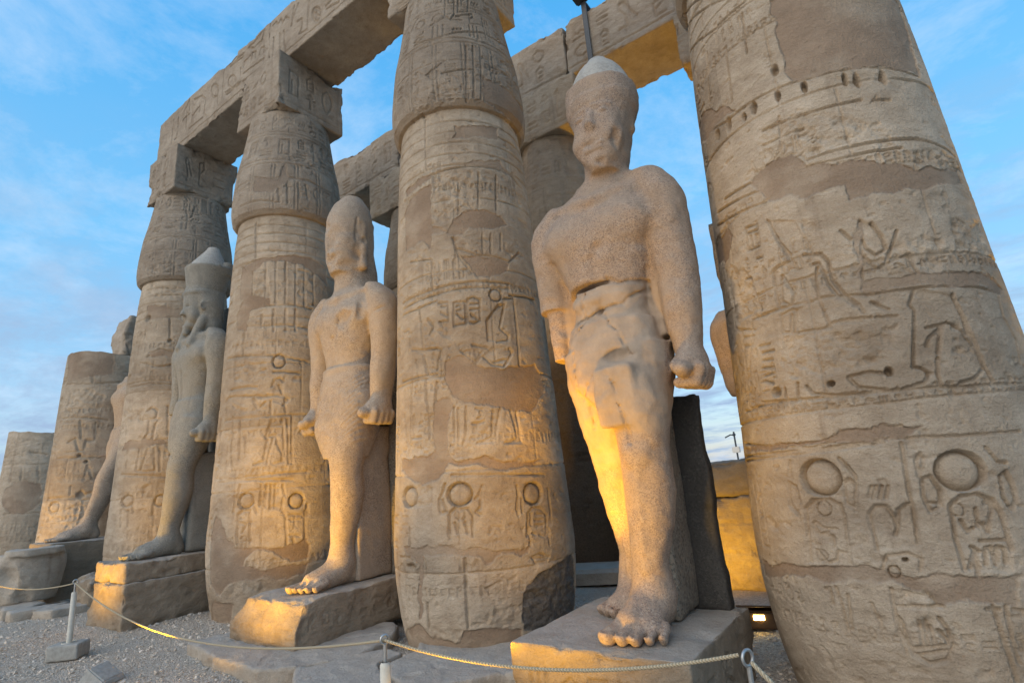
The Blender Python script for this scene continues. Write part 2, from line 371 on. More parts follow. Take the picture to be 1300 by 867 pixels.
GL = [  # small sign shapes in a unit cell, written out as strokes
    [[(.5, 0), (.5, 1)], [(.2, .6), (.8, .6)], [(.5, .6), (.3, .85), (.5, 1), (.7, .85), (.5, .6)]],
    [[(.1, .2), (.9, .2)], [(.1, .5), (.9, .5)], [(.1, .8), (.9, .8)]],
    [[(.5, .1), (.8, .3), (.9, .5), (.8, .75), (.5, .9), (.2, .75), (.1, .5), (.2, .3), (.5, .1)]],
    [[(.1, .4), (.25, .6), (.4, .4), (.55, .6), (.7, .4), (.85, .6)], [(.1, .15), (.9, .15)]],
    [[(.3, 0), (.3, .9), (.6, 1), (.65, .7), (.4, .5)], [(.3, .0), (.7, .0)]],
    [[(.15, .1), (.15, .9), (.85, .9), (.85, .1), (.15, .1)], [(.35, .1), (.35, .6)]],
    [[(.1, .15), (.5, .15), (.45, .5), (.2, .75), (.3, .95), (.5, .9), (.75, .5), (.95, .3)], [(.4, .15), (.4, .0)]],
    [[(.2, 0), (.2, 1)], [(.5, 0), (.5, 1)], [(.8, 0), (.8, 1)]],
    [[(.1, .3), (.5, .1), (.9, .3), (.5, .5), (.1, .3)], [(.2, .7), (.8, .7), (.8, .9)]],
    [[(.25, 0), (.25, .75), (.5, .95), (.75, .75), (.75, 0)], [(.25, 0), (.75, 0)], [(.4, .25), (.6, .25)], [(.4, .55), (.6, .55)]],
]
def glyph_band(cv, a0, a1, z0, z1, cell, w, d, seed):
    rg = np.random.default_rng(seed); a = a0
    while a < a1-cell*0.5:
        cw = cell*rg.uniform(0.55, 1.0); n = 1 if rg.random() < 0.45 else 2
        for q in range(n):
            g = GL[rg.integers(len(GL))]; h = (z1-z0)/n
            for st in g:
                cv.stroke([(a+cw*(0.08+0.84*x), z0+h*q+h*(0.1+0.8*y)) for x, y in st], w, d)
        a += cw*1.12

PROF = np.array([(.90,0),(.945,.15),(.98,.35),(1.01,.6),(1.03,.9),(1.025,1.15),(1.003,1.5),(.968,2.4),(.94,3.1),(.892,4.57),(.865,5.2),(.83,5.8),(.795,6.12),(.84,6.132),(.895,6.20),(.918,6.36),(.912,6.6),(.885,6.9),(.86,7.15),(.79,7.5),(.72,7.95),(.69,8.19)])
NECK, CAPTOP = 6.12, 8.19
COLC = [(-0.1769,5.1586),(-4.1883,5.1586),(-8.2317,5.1078),(-12.2111,5.1586),(-16.2225,5.1586),(-20.2339,5.1586)]
FACE = [-88.036,-50.927,-31.820,-22.902,-17.640,-14.303]

def stone_relief(cv, X, Y, Z, amp=1.0):
    h = 0.006*fbm(X*1.4, Y*1.4, Z*1.7, 3, cv.seed)+0.007*fbm(X*7, Y*7, Z*9, 5, cv.seed+40, 0.62)
    pit = fbm(X*11, Y*11, Z*16, 3, cv.seed+80)
    h -= 0.016*sstep(0.28, 0.6, pit)
    scar = fbm(X*2.1, Y*2.1, Z*3.5, 4, cv.seed+120)
    h -= 0.014*sstep(0.22, 0.42, scar)*(0.6+0.4*fbm(X*14, Y*14, Z*22, 2, cv.seed+7))
    return h*amp*0.72

def build_column(i, center, facing, ds, dsz, carve, z_top=CAPTOP, dense_to=99, w=0.016, d=0.014, mats=(None, None), name='stone_column', label='', group=None, joints=(), neck_rings=True, caps_glyph=True, seed=0, broken=False, tail=None, prof=PROF, shade_top=0):
    root = thing(name, label, 'column', (center[0], center[1], 0), group)
    # samples along the profile by arc length
    pr = prof[prof[:, 1] <= z_top+1e-6]
    if pr[-1, 1] < z_top-1e-4: pr = np.vstack([pr, [np.interp(z_top, prof[:, 1], prof[:, 0]), z_top]])
    zs = [0.0]
    while zs[-1] < z_top-1e-5:
        z = zs[-1]; sl = 1.0
        if 6.11 < z < 6.27: sl = 0.35
        zs.append(min(z_top, z+(dsz*sl if z < dense_to else dsz*3)))
    zs = np.array(zs, np.float32)
    if len(zs) > 2 and zs[-1]-zs[-2] < dsz*0.3: zs = np.delete(zs, -2)
    rz = np.interp(zs, pr[:, 1], pr[:, 0])
    # soften the profile polyline a little except at the neck
    k = max(1, int(0.10/dsz)); rs = np.convolve(np.pad(rz, k, mode='edge'), np.ones(2*k+1)/(2*k+1), mode='valid')
    if len(rs) == len(rz): wgt = np.clip(np.abs(zs-6.16)/0.2-0.35, 0, 1); rz = rz*(1-wgt)+rs*wgt
    th_d = np.arange(-108, 108.01, math.degrees(ds/1.0)); th_c = np.arange(108, 252, math.degrees(ds*5/1.0))[1:-1]
    th = np.radians(np.concatenate([th_d, th_c])).astype(np.float32)
    cv = Canvas(th, zs, seed)                                        # a = angle in radians (radius is about 1 m)
    T = th[None, :]+math.radians(facing); X = center[0]+np.cos(T)*rz[:, None]; Y = center[1]+np.sin(T)*rz[:, None]; Z = np.broadcast_to(zs[:, None], X.shape)
    stone = stone_relief(cv, X, Y, Z)
    q = lambda e: [(math.radians(e[j]/10), e[j+1]/1000) for j in range(0, len(e), 2)]
    full = np.linspace(th[0], th[-1], 60)
    for n, zj in enumerate(joints):
        cv.stroke([(t, zj+0.008*float(vnoise(t*3, zj*9, n, seed))) for t in full], 0.013, 0.012)
        ph = (n*0.9) % 1.3
        t = -1.8+ph
        while t < 4.2:
            znx = joints[n+1] if n+1 < len(joints) else min(zj+0.9, z_top-0.05)
            cv.stroke([(t, zj), (t+0.01, znx)], 0.011, 0.009); t += 1.55
    if neck_rings and z_top > 6:
        for zj in (5.30, 5.46, 5.62, 5.78, 5.94): cv.stroke([(t, zj+0.006*float(vnoise(t*4, zj*9, 2, seed))) for t in full], w*0.8, d*0.7)
    if z_top > 8:
        for t in np.arange(-2.0, 4.4, 0.42): cv.stroke([(t, 6.2), (t, 7.05)], w*0.8, d*0.6); cv.stroke([(t+.06, 6.2), (t+.06, 7.05)], w*0.8, d*0.6)
        for zj in (6.75, 7.05, 7.12, 7.66, 7.72): cv.stroke([(t, zj) for t in full], w*0.8, d*0.6)
        if caps_glyph:
            glyph_band(cv, -1.9, 4.3, 7.16, 7.64, 0.34, w*0.9, d*0.8, seed+3); glyph_band(cv, -1.9, 4.3, 7.74, 8.12, 0.30, w*0.9, d*0.7, seed+4)
            glyph_band(cv, -1.9, 4.3, 6.42, 6.72, 0.26, w*0.8, d*0.5, seed+5)
    # sides the photograph does not show keep the same registers
    lo, hi = (-0.95, 1.25) if carve and i == 0 else (-1.15, 1.2)
    if i is not None:
        for zb in (0.95, 1.9, 3.0, 3.9, 4.6):
            if zb+0.5 < z_top:
                glyph_band(cv, hi, 2*np.pi+lo-0.1 if hi < 0 else 4.3, zb, zb+0.5, 0.3, w, d*0.8, seed+int(zb*10))
                glyph_band(cv, -1.88, lo, zb, zb+0.5, 0.3, w, d*0.8, seed+int(zb*10)+1)
    else:
        for zb in np.arange(0.8, min(5.2, z_top-0.6), 0.95): glyph_band(cv, -1.88, 1.9, zb, zb+0.6, 0.36, w, d, seed+int(zb*10))
    cv2 = carve or {}
    for e in cv2.get('l', []): cv.stroke(q(e), w, d)
    for e in cv2.get('d', []): cv.disc(math.radians(e[0]/10), e[1]/1000, math.radians(e[2]/10), e[3]/1000, min(0.075, 0.55*e[3]/1000+0.01))
    for e in cv2.get('h', []): cv.hole(math.radians(e[0]/10), e[1]/1000, max(0.012, math.radians(e[2]/10)), max(0.012, e[3]/1000), 0.07)
    if carve:
        nb = 5
        for qb in range(nb):
            zb = 0.75+qb*(z_top-1.2 if z_top < 6 else 5.0)/nb+0.25*math.sin(qb*2.3+seed)
            glyph_band(cv, -1.0, 1.25, zb, zb+0.10, 0.085 if i < 2 else 0.12, max(0.007, w*0.62), d*0.5, seed+900+qb)
            glyph_band(cv, -0.9+0.4*math.sin(qb+seed), -0.3+0.4*math.sin(qb+seed), zb+0.13, zb+0.42, 0.11 if i < 2 else 0.15, max(0.007, w*0.62), d*0.5, seed+950+qb)
    # worn carving: the strokes fade in and out
    wear = 0.75+0.75*sstep(-0.35, 0.35, fbm(X*3.1, Y*3.1, Z*3.1, 3, seed+300))
    cv.H = stone+cv.S*np.minimum(wear, 1.3)
    for e in (FILL.get(i, []) if carve else []):
        r = cv.poly_mask(q(e), 0.012, 0.006)
        if r is None: continue
        sl, m = r; cv.H[sl] -= m*(0.55*d+0.004*fbm(X[sl]*9, Y[sl]*9, Z[sl]*9, 2, seed+33))
    for e in cv2.get('r', []):
        r = cv.poly_mask(q(e), 0.05, 0.02)
        if r is None: continue
        sl, m = r; xx, yy, z2 = X[sl], Y[sl], Z[sl]
        n = fbm(xx*16, yy*16, z2*20, 3, seed+61); cv.H[sl] += m*(-0.010+0.026*n)
    for e in cv2.get('p', []):
        r = cv.poly_mask(q(e), 0.05, 0.009)
        if r is None: continue
        sl, m = r; xx, yy, z2 = X[sl], Y[sl], Z[sl]
        lev = -0.009+0.004*fbm(xx*3, yy*3, z2*3, 3, seed+71)+0.0025*fbm(xx*14, yy*14, z2*22, 3, seed+75); cv.H[sl] = cv.H[sl]*(1-m)+lev*m; cv.M[sl] = np.maximum(cv.M[sl], m*(0.5+0.5*sstep(-0.35, 0.15, fbm(xx*2.3, yy*2.3, z2*3.0, 4, seed+77))))
    for e in cv2.get('k', []):
        r = cv.poly_mask(q(e), 0.03, 0.012)
        if r is None: continue
        sl, m = r; xx, yy, z2 = X[sl], Y[sl], Z[sl]
        lev = -0.02+0.034*fbm(xx*13+z2*5, yy*13, z2*19, 3, seed+91); cv.H[sl] = cv.H[sl]*(1-m)+lev*m; cv.D[sl] = np.maximum(cv.D[sl], m)
    if shade_top: cv.D = np.maximum(cv.D, (1-sstep(shade_top-0.5, shade_top+0.5, Z+0.5*fbm(X*1.5, Y*1.5, Z*1.5, 3, seed+19)))*0.92)  # shade of the gap painted into the stone below this height
    cv.H = np.minimum(cv.H, cv.K+0.3*stone)
    dr = np.gradient(rz, zs); nn = np.sqrt(1+dr*dr); nr, nz = 1/nn, -dr/nn
    Rr = rz[:, None]+cv.H*nr[:, None]; Zz = zs[:, None]+cv.H*nz[:, None]
    nu = len(th); ct, st_ = np.cos(T), np.sin(T)
    if broken:
        tp = tail(np.broadcast_to(T, Rr.shape)) if tail else z_top
        Zz = np.minimum(Zz, tp+0.03*fbm(np.cos(T)*4, np.sin(T)*4, 2.0, 3, seed))
    V = np.stack([Rr*ct, Rr*st_, np.broadcast_to(Zz, Rr.shape)], -1)
    tone = np.zeros_like(Rr); rgt = np.random.default_rng(seed+5); jz = list(joints)+[6.12, 99]; z0_ = -1.0
    for zj in jz:
        b_ = (zs[:, None] >= z0_) & (zs[:, None] < zj); sec = ((T+zj*1.7) % 6.283 > 3.0)
        tone = np.where(b_, np.where(sec, rgt.uniform(-.16, .12), rgt.uniform(-.16, .12)), tone); z0_ = zj
    tone = tone*(1-0.5*cv.M)
    js = int(np.searchsorted(zs, NECK+0.002)) if z_top > 6.5 else len(zs)
    def emit(nm, j0, j1, mat, cap):
        VV = V[j0:j1].reshape(-1, 3); F = grid_faces(nu, j1-j0, True); M = cv.M[j0:j1].ravel(); D = cv.D[j0:j1].ravel(); TN = tone[j0:j1].ravel()
        if cap:
            n0 = len(VV); last = V[j1-1]; rings = [VV]; ms = [M]; Dm = [D]; fs = [F]
            base = n0-nu; zc = last[:, 2].mean()
            for kx, f in enumerate((0.93, 0.8, 0.6, 0.35, 0.12)):
                rr = last.copy(); rr[:, :2] *= f
                rr[:, 2] = last[:, 2]*f+zc*(1-f)-0.03+0.06*fbm(rr[:, 0]*3, rr[:, 1]*3, 1.0, 3, seed+7)
                rings.append(rr); ms.append(np.zeros(nu)); Dm.append(np.zeros(nu))
                c = np.arange(nu); dd = (c+1) % nu; nb = n0+kx*nu
                fs.append(np.stack([base+c, base+dd, nb+dd, nb+c], -1)); base = nb
            VV = np.concatenate(rings); F = np.concatenate(fs); M = np.concatenate(ms); D = np.concatenate(Dm)
            VV = np.vstack([VV, [[0, 0, zc]]]); M = np.append(M, 0); D = np.append(D, 0)
            c = np.arange(nu); F = np.vstack([F, np.stack([base+c, base+(c+1) % nu, np.full(nu, len(VV)-1), np.full(nu, len(VV)-1)], -1)])
        TN = np.pad(TN, (0, len(VV)-len(TN)))
        return mesh_np(nm, VV, F, mat, root, True, {'plaster': M, 'dark': D, 'tone': TN})
    emit('shaft', 0, js, mats[0], broken)
    if js < len(zs): emit('capital', js-1, len(zs), mats[1], False)
    return root

def stone_box(name, lo, hi, res, mat, parent=None, amp=0.012, rnd=0.03, chip=0.05, canv=None, seed=0, warp=None, nfreq=1.0, local=(0, 0, 0)):
    lo = np.array(lo, float); hi = np.array(hi, float); c = (lo+hi)/2; hf = (hi-lo)/2
    Vs, Fs, n0 = [], [], 0
    for ax in range(3):
        for sg in (-1, 1):
            u, v = [(1, 2), (0, 2), (0, 1)][ax]
            nu = max(3, int(2*hf[u]/res)+1); nv = max(3, int(2*hf[v]/res)+1)
            U = np.linspace(-hf[u], hf[u], nu); W = np.linspace(-hf[v], hf[v], nv)
            P = np.zeros((nv, nu, 3)); P[..., u] = U[None, :]; P[..., v] = W[:, None]; P[..., ax] = sg*hf[ax]
            N = np.zeros(3); N[ax] = sg
            core = np.clip(P, -np.maximum(hf-rnd, 0), np.maximum(hf-rnd, 0)); dv = P-core; ln = np.linalg.norm(dv, axis=-1, keepdims=True)+1e-9
            rr = np.minimum(rnd, hf.min())
            Q = core+dv/ln*np.minimum(rr, ln); nrm = dv/ln
            wp = Q+c
            h = amp*fbm(wp[..., 0]*1.8*nfreq, wp[..., 1]*1.8*nfreq, wp[..., 2]*2.2*nfreq, 4, seed)+0.45*amp*fbm(wp[..., 0]*9*nfreq, wp[..., 1]*9*nfreq, wp[..., 2]*12*nfreq, 3, seed+3)
            e = np.sort(hf-np.abs(P), axis=-1)[..., 1]                # distance to the nearest edge of this face
            ch = sstep(0.0, 0.45, fbm(wp[..., 0]*2.7, wp[..., 1]*2.7, wp[..., 2]*2.7, 4, seed+11))
            h = h-chip*ch*np.exp(-e/0.09)
            if canv and (ax, sg) in canv:
                cv = Canvas(U+c[u], W+c[v], seed); canv[(ax, sg)](cv); h = h+cv.S*sstep(0.0, 0.05, e)
            Q = Q+nrm*h[..., None]
            F = grid_faces(nu, nv)
            flip = (sg > 0) != (ax == 1)
            if not flip: F = F[:, ::-1]
            Vs.append(Q.reshape(-1, 3)+c); Fs.append(F+n0); n0 += nu*nv
    V = np.concatenate(Vs); F = np.concatenate(Fs)
    key = np.round(V*2e4).astype(np.int64); _, idx, inv = np.unique(key, axis=0, return_index=True, return_inverse=True); inv = inv.ravel()
    V = V[idx]; F = inv[F]
    if warp is not None: V = warp(V)
    V = V-np.array(local)
    return mesh_np(name, V, F, mat, parent, True, {'plaster': np.zeros(len(V)), 'dark': np.zeros(len(V)), 'tone': np.full(len(V), 0.12*math.sin(seed*12.9898))})

# ------------------------------------------------------------------ implicit modelling
class Field:
    def __init__(s, lo, hi, h):
        s.lo = np.array(lo, float); s.h = h; n = np.ceil((np.array(hi)-s.lo)/h).astype(int)+1
        s.ax = [(s.lo[k]+np.arange(n[k])*h).astype(np.float32) for k in range(3)]
        s.F = np.full(n, 0.3, np.float32)
    def _win(s, lo, hi, pad):
        sl = []
        for k in range(3):
            a, b = np.searchsorted(s.ax[k], [lo[k]-pad, hi[k]+pad]); sl.append(slice(a, b))
        if any(q.stop <= q.start for q in sl): return None
        x = s.ax[0][sl[0]][:, None, None]; y = s.ax[1][sl[1]][None, :, None]; z = s.ax[2][sl[2]][None, None, :]
        return tuple(sl), x, y, z
    def _apply(s, sl, d, k, op):
        f = s.F[sl]
        if op == 'add':
            if k > 0: hh = np.clip(0.5+0.5*(f-d)/k, 0, 1); s.F[sl] = f*(1-hh)+d*hh-k*hh*(1-hh)
            else: s.F[sl] = np.minimum(f, d)
        else:
            if k > 0: hh = np.clip(0.5-0.5*(f+d)/k, 0, 1); s.F[sl] = f*(1-hh)-d*hh+k*hh*(1-hh)
            else: s.F[sl] = np.maximum(f, -d)
    def cone(s, a, b, r1, r2, k=0.04, op='add'):
        a = np.array(a, float); b = np.array(b, float); m = max(r1, r2)
        w = s._win(np.minimum(a, b)-m, np.maximum(a, b)+m, k+0.08)
        if w is None: return
        sl, x, y, z = w; ba = b-a; L2 = ba@ba+1e-9
        t = np.clip(((x-a[0])*ba[0]+(y-a[1])*ba[1]+(z-a[2])*ba[2])/L2, 0, 1)
        d = np.sqrt((x-a[0]-t*ba[0])**2+(y-a[1]-t*ba[1])**2+(z-a[2]-t*ba[2])**2)-(r1+(r2-r1)*t)
        s._apply(sl, d.astype(np.float32), k, op)
    def ell(s, c, r, k=0.05, op='add', rot=None, noise=None):
        c = np.array(c, float); r = np.array(r, float); m = r.max() if rot is not None else 0
        ext = np.full(3, m) if rot is not None else r
        w = s._win(c-ext, c+ext, k+0.1)
        if w is None: return
        sl, x, y, z = w; dx, dy, dz = x-c[0], y-c[1], z-c[2]
        if rot is not None:
            Mx = np.array(rot.inverted()) if hasattr(rot, 'inverted') else np.array(rot)
            px = Mx[0][0]*dx+Mx[0][1]*dy+Mx[0][2]*dz; py = Mx[1][0]*dx+Mx[1][1]*dy+Mx[1][2]*dz; pz = Mx[2][0]*dx+Mx[2][1]*dy+Mx[2][2]*dz
        else: px, py, pz = dx, dy, dz
        k0 = np.sqrt((px/r[0])**2+(py/r[1])**2+(pz/r[2])**2); k1 = np.sqrt((px/r[0]**2)**2+(py/r[1]**2)**2+(pz/r[2]**2)**2)+1e-6
        d = k0*(k0-1)/k1
        d = np.where(k0 < 1e-3, -r.min(), d)
        if noise: d = d+noise[0]*fbm(x*noise[1], y*noise[1], z*noise[1], 3, 5)
        s._apply(sl, d.astype(np.float32), k, op)
    def box(s, lo, hi, rnd=0.03, k=0.03, op='add', noise=None):
        lo = np.array(lo, float); hi = np.array(hi, float); w = s._win(lo, hi, k+0.08)
        if w is None: return
        sl, x, y, z = w; c = (lo+hi)/2; hf = (hi-lo)/2-rnd
        qx, qy, qz = np.abs(x-c[0])-hf[0], np.abs(y-c[1])-hf[1], np.abs(z-c[2])-hf[2]
        d = np.sqrt(np.maximum(qx, 0)**2+np.maximum(qy, 0)**2+np.maximum(qz, 0)**2)+np.minimum(np.maximum(qx, np.maximum(qy, qz)), 0)-rnd
        if noise: d = d+noise[0]*fbm(x*noise[1], y*noise[1], z*noise[1], 3, 5)
        s._apply(sl, d.astype(np.float32), k, op)
    def loft(s, tab, k=0.05, n=2.2, op='add', smooth=0.08):
        """tab rows: z, cx, cy, ax, ay"""
        t = np.array(tab, float); zf = np.arange(t[0, 0]-0.2, t[-1, 0]+0.2, 0.01)
        cols = []
        for j in range(1, 5):
            v = np.interp(zf, t[:, 0], t[:, j]); q = max(1, int(smooth/0.01)); v = np.convolve(np.pad(v, q, mode='edge'), np.ones(2*q+1)/(2*q+1), mode='valid'); cols.append(v)
        lo = [(t[:, 1]-t[:, 3]).min(), (t[:, 2]-t[:, 4]).min(), t[0, 0]]; hi = [(t[:, 1]+t[:, 3]).max(), (t[:, 2]+t[:, 4]).max(), t[-1, 0]]
        w = s._win(np.array(lo), np.array(hi), k+0.1)
        if w is None: return
        sl, x, y, z = w; g = [np.interp(z, zf, v) for v in cols]
        q = ((np.abs(x-g[0])/g[2])**n+(np.abs(y-g[1])/g[3])**n)**(1/n)
        d = (q-1)*np.minimum(g[2], g[3])*0.95
        dz = np.maximum(t[0, 0]-z, z-t[-1, 0])
        d = np.where(dz > 0, np.sqrt(np.maximum(d, 0)**2+dz**2), np.maximum(d, dz*0.999))
        s._apply(sl, d.astype(np.float32), k, op)
    def crack(s, pts, r, sub=0.6):
        """groove that follows the front surface; pts are (x, z)"""
        P = []
        for (x0, z0), (x1, z1) in zip(pts[:-1], pts[1:]):
            n = max(2, int(math.hypot(x1-x0, z1-z0)/0.03)); P += [(x0+(x1-x0)*t/n, z0+(z1-z0)*t/n) for t in range(n)]
        P.append(pts[-1]); Q = []
        for x, z in P:
            x += 0.02*float(vnoise(x*9, z*9, 1.0, 3)); z += 0.02*float(vnoise(x*9, z*9, 7.0, 3))
            i = int(round((x-s.lo[0])/s.h)); k = int(round((z-s.lo[2])/s.h)); c = np.nonzero(s.F[i, :, k] < 0)[0]
            if len(c): Q.append((x, s.ax[1][c[0]], z))
        for a, b in zip(Q[:-1], Q[1:]):
            w = r*(0.6+0.6*abs(float(vnoise(a[0]*6, a[2]*6, 2.0, 9)))); s.cone(a, b, w, w, 0.006, 'sub')
    def rough(s, amp, freq, seed=0, octv=4, mask=None):
        x, y, z = s.ax[0][:, None, None], s.ax[1][None, :, None], s.ax[2][None, None, :]
        near = np.abs(s.F) < 0.12
        I = np.nonzero(near)
        n = fbm(s.ax[0][I[0]]*freq, s.ax[1][I[1]]*freq, s.ax[2][I[2]]*freq, octv, seed)
        a = amp if mask is None else amp*mask(s.ax[0][I[0]], s.ax[1][I[1]], s.ax[2][I[2]])
        s.F[I] += (a*n).astype(np.float32)
    def mesh(s):
        F = s.F; h = s.h
        F[0] = F[-1] = 0.3; F[:, 0] = F[:, -1] = 0.3; F[:, :, 0] = np.maximum(F[:, :, 0], 0.01); F[:, :, -1] = 0.3
        I = F < 0
        cnt = np.zeros(tuple(np.array(F.shape)-1), np.int8)
        for a in (0, 1):
            for b in (0, 1):
                for c in (0, 1):
                    cnt += I[a:F.shape[0]-1+a, b:F.shape[1]-1+b, c:F.shape[2]-1+c]
        act = (cnt > 0) & (cnt < 8)
        ci = np.argwhere(act); idm = np.full(act.shape, -1, np.int32); idm[act] = np.arange(len(ci))
        acc = np.zeros((len(ci), 3)); num = np.zeros(len(ci))
        for ax in range(3):
            o = [k for k in range(3) if k != ax]
            for p in (0, 1):
                for q in (0, 1):
                    st = np.zeros(3, int); st[o[0]] = p; st[o[1]] = q; en = st.copy(); en[ax] = 1
                    A = ci+st; B = ci+en
                    fa = F[A[:, 0], A[:, 1], A[:, 2]]; fb = F[B[:, 0], B[:, 1], B[:, 2]]
                    m = (fa < 0) != (fb < 0); t = fa/(fa-fb+1e-12)
                    P = np.repeat(st[None].astype(float), len(ci), 0); P[:, ax] = t
                    acc[m] += P[m]; num[m] += 1
        V = s.lo+(ci+acc/num[:, None])*h
        Fs = []
        for ax in range(3):
            o = [(1, 2), (2, 0), (0, 1)][ax]
            a = [slice(None)]*3; b = [slice(None)]*3
            a[ax] = slice(0, -1); b[ax] = slice(1, None)
            for k in o: a[k] = slice(1, -1); b[k] = slice(1, -1)
            fa, fb = I[tuple(a)], I[tuple(b)]
            e = np.argwhere(fa != fb); sgn = fa[tuple(e.T)]
            e[:, o[0]] += 1; e[:, o[1]] += 1
            def cell(d0, d1):
                c = e.copy(); c[:, o[0]] -= d0; c[:, o[1]] -= d1; return idm[c[:, 0], c[:, 1], c[:, 2]]
            q = np.stack([cell(1, 1), cell(0, 1), cell(0, 0), cell(1, 0)], -1)
            q = np.where(sgn[:, None], q, q[:, ::-1]); Fs.append(q)
        Fq = np.concatenate(Fs); Fq = Fq[(Fq >= 0).all(1)]
        return V, Fq
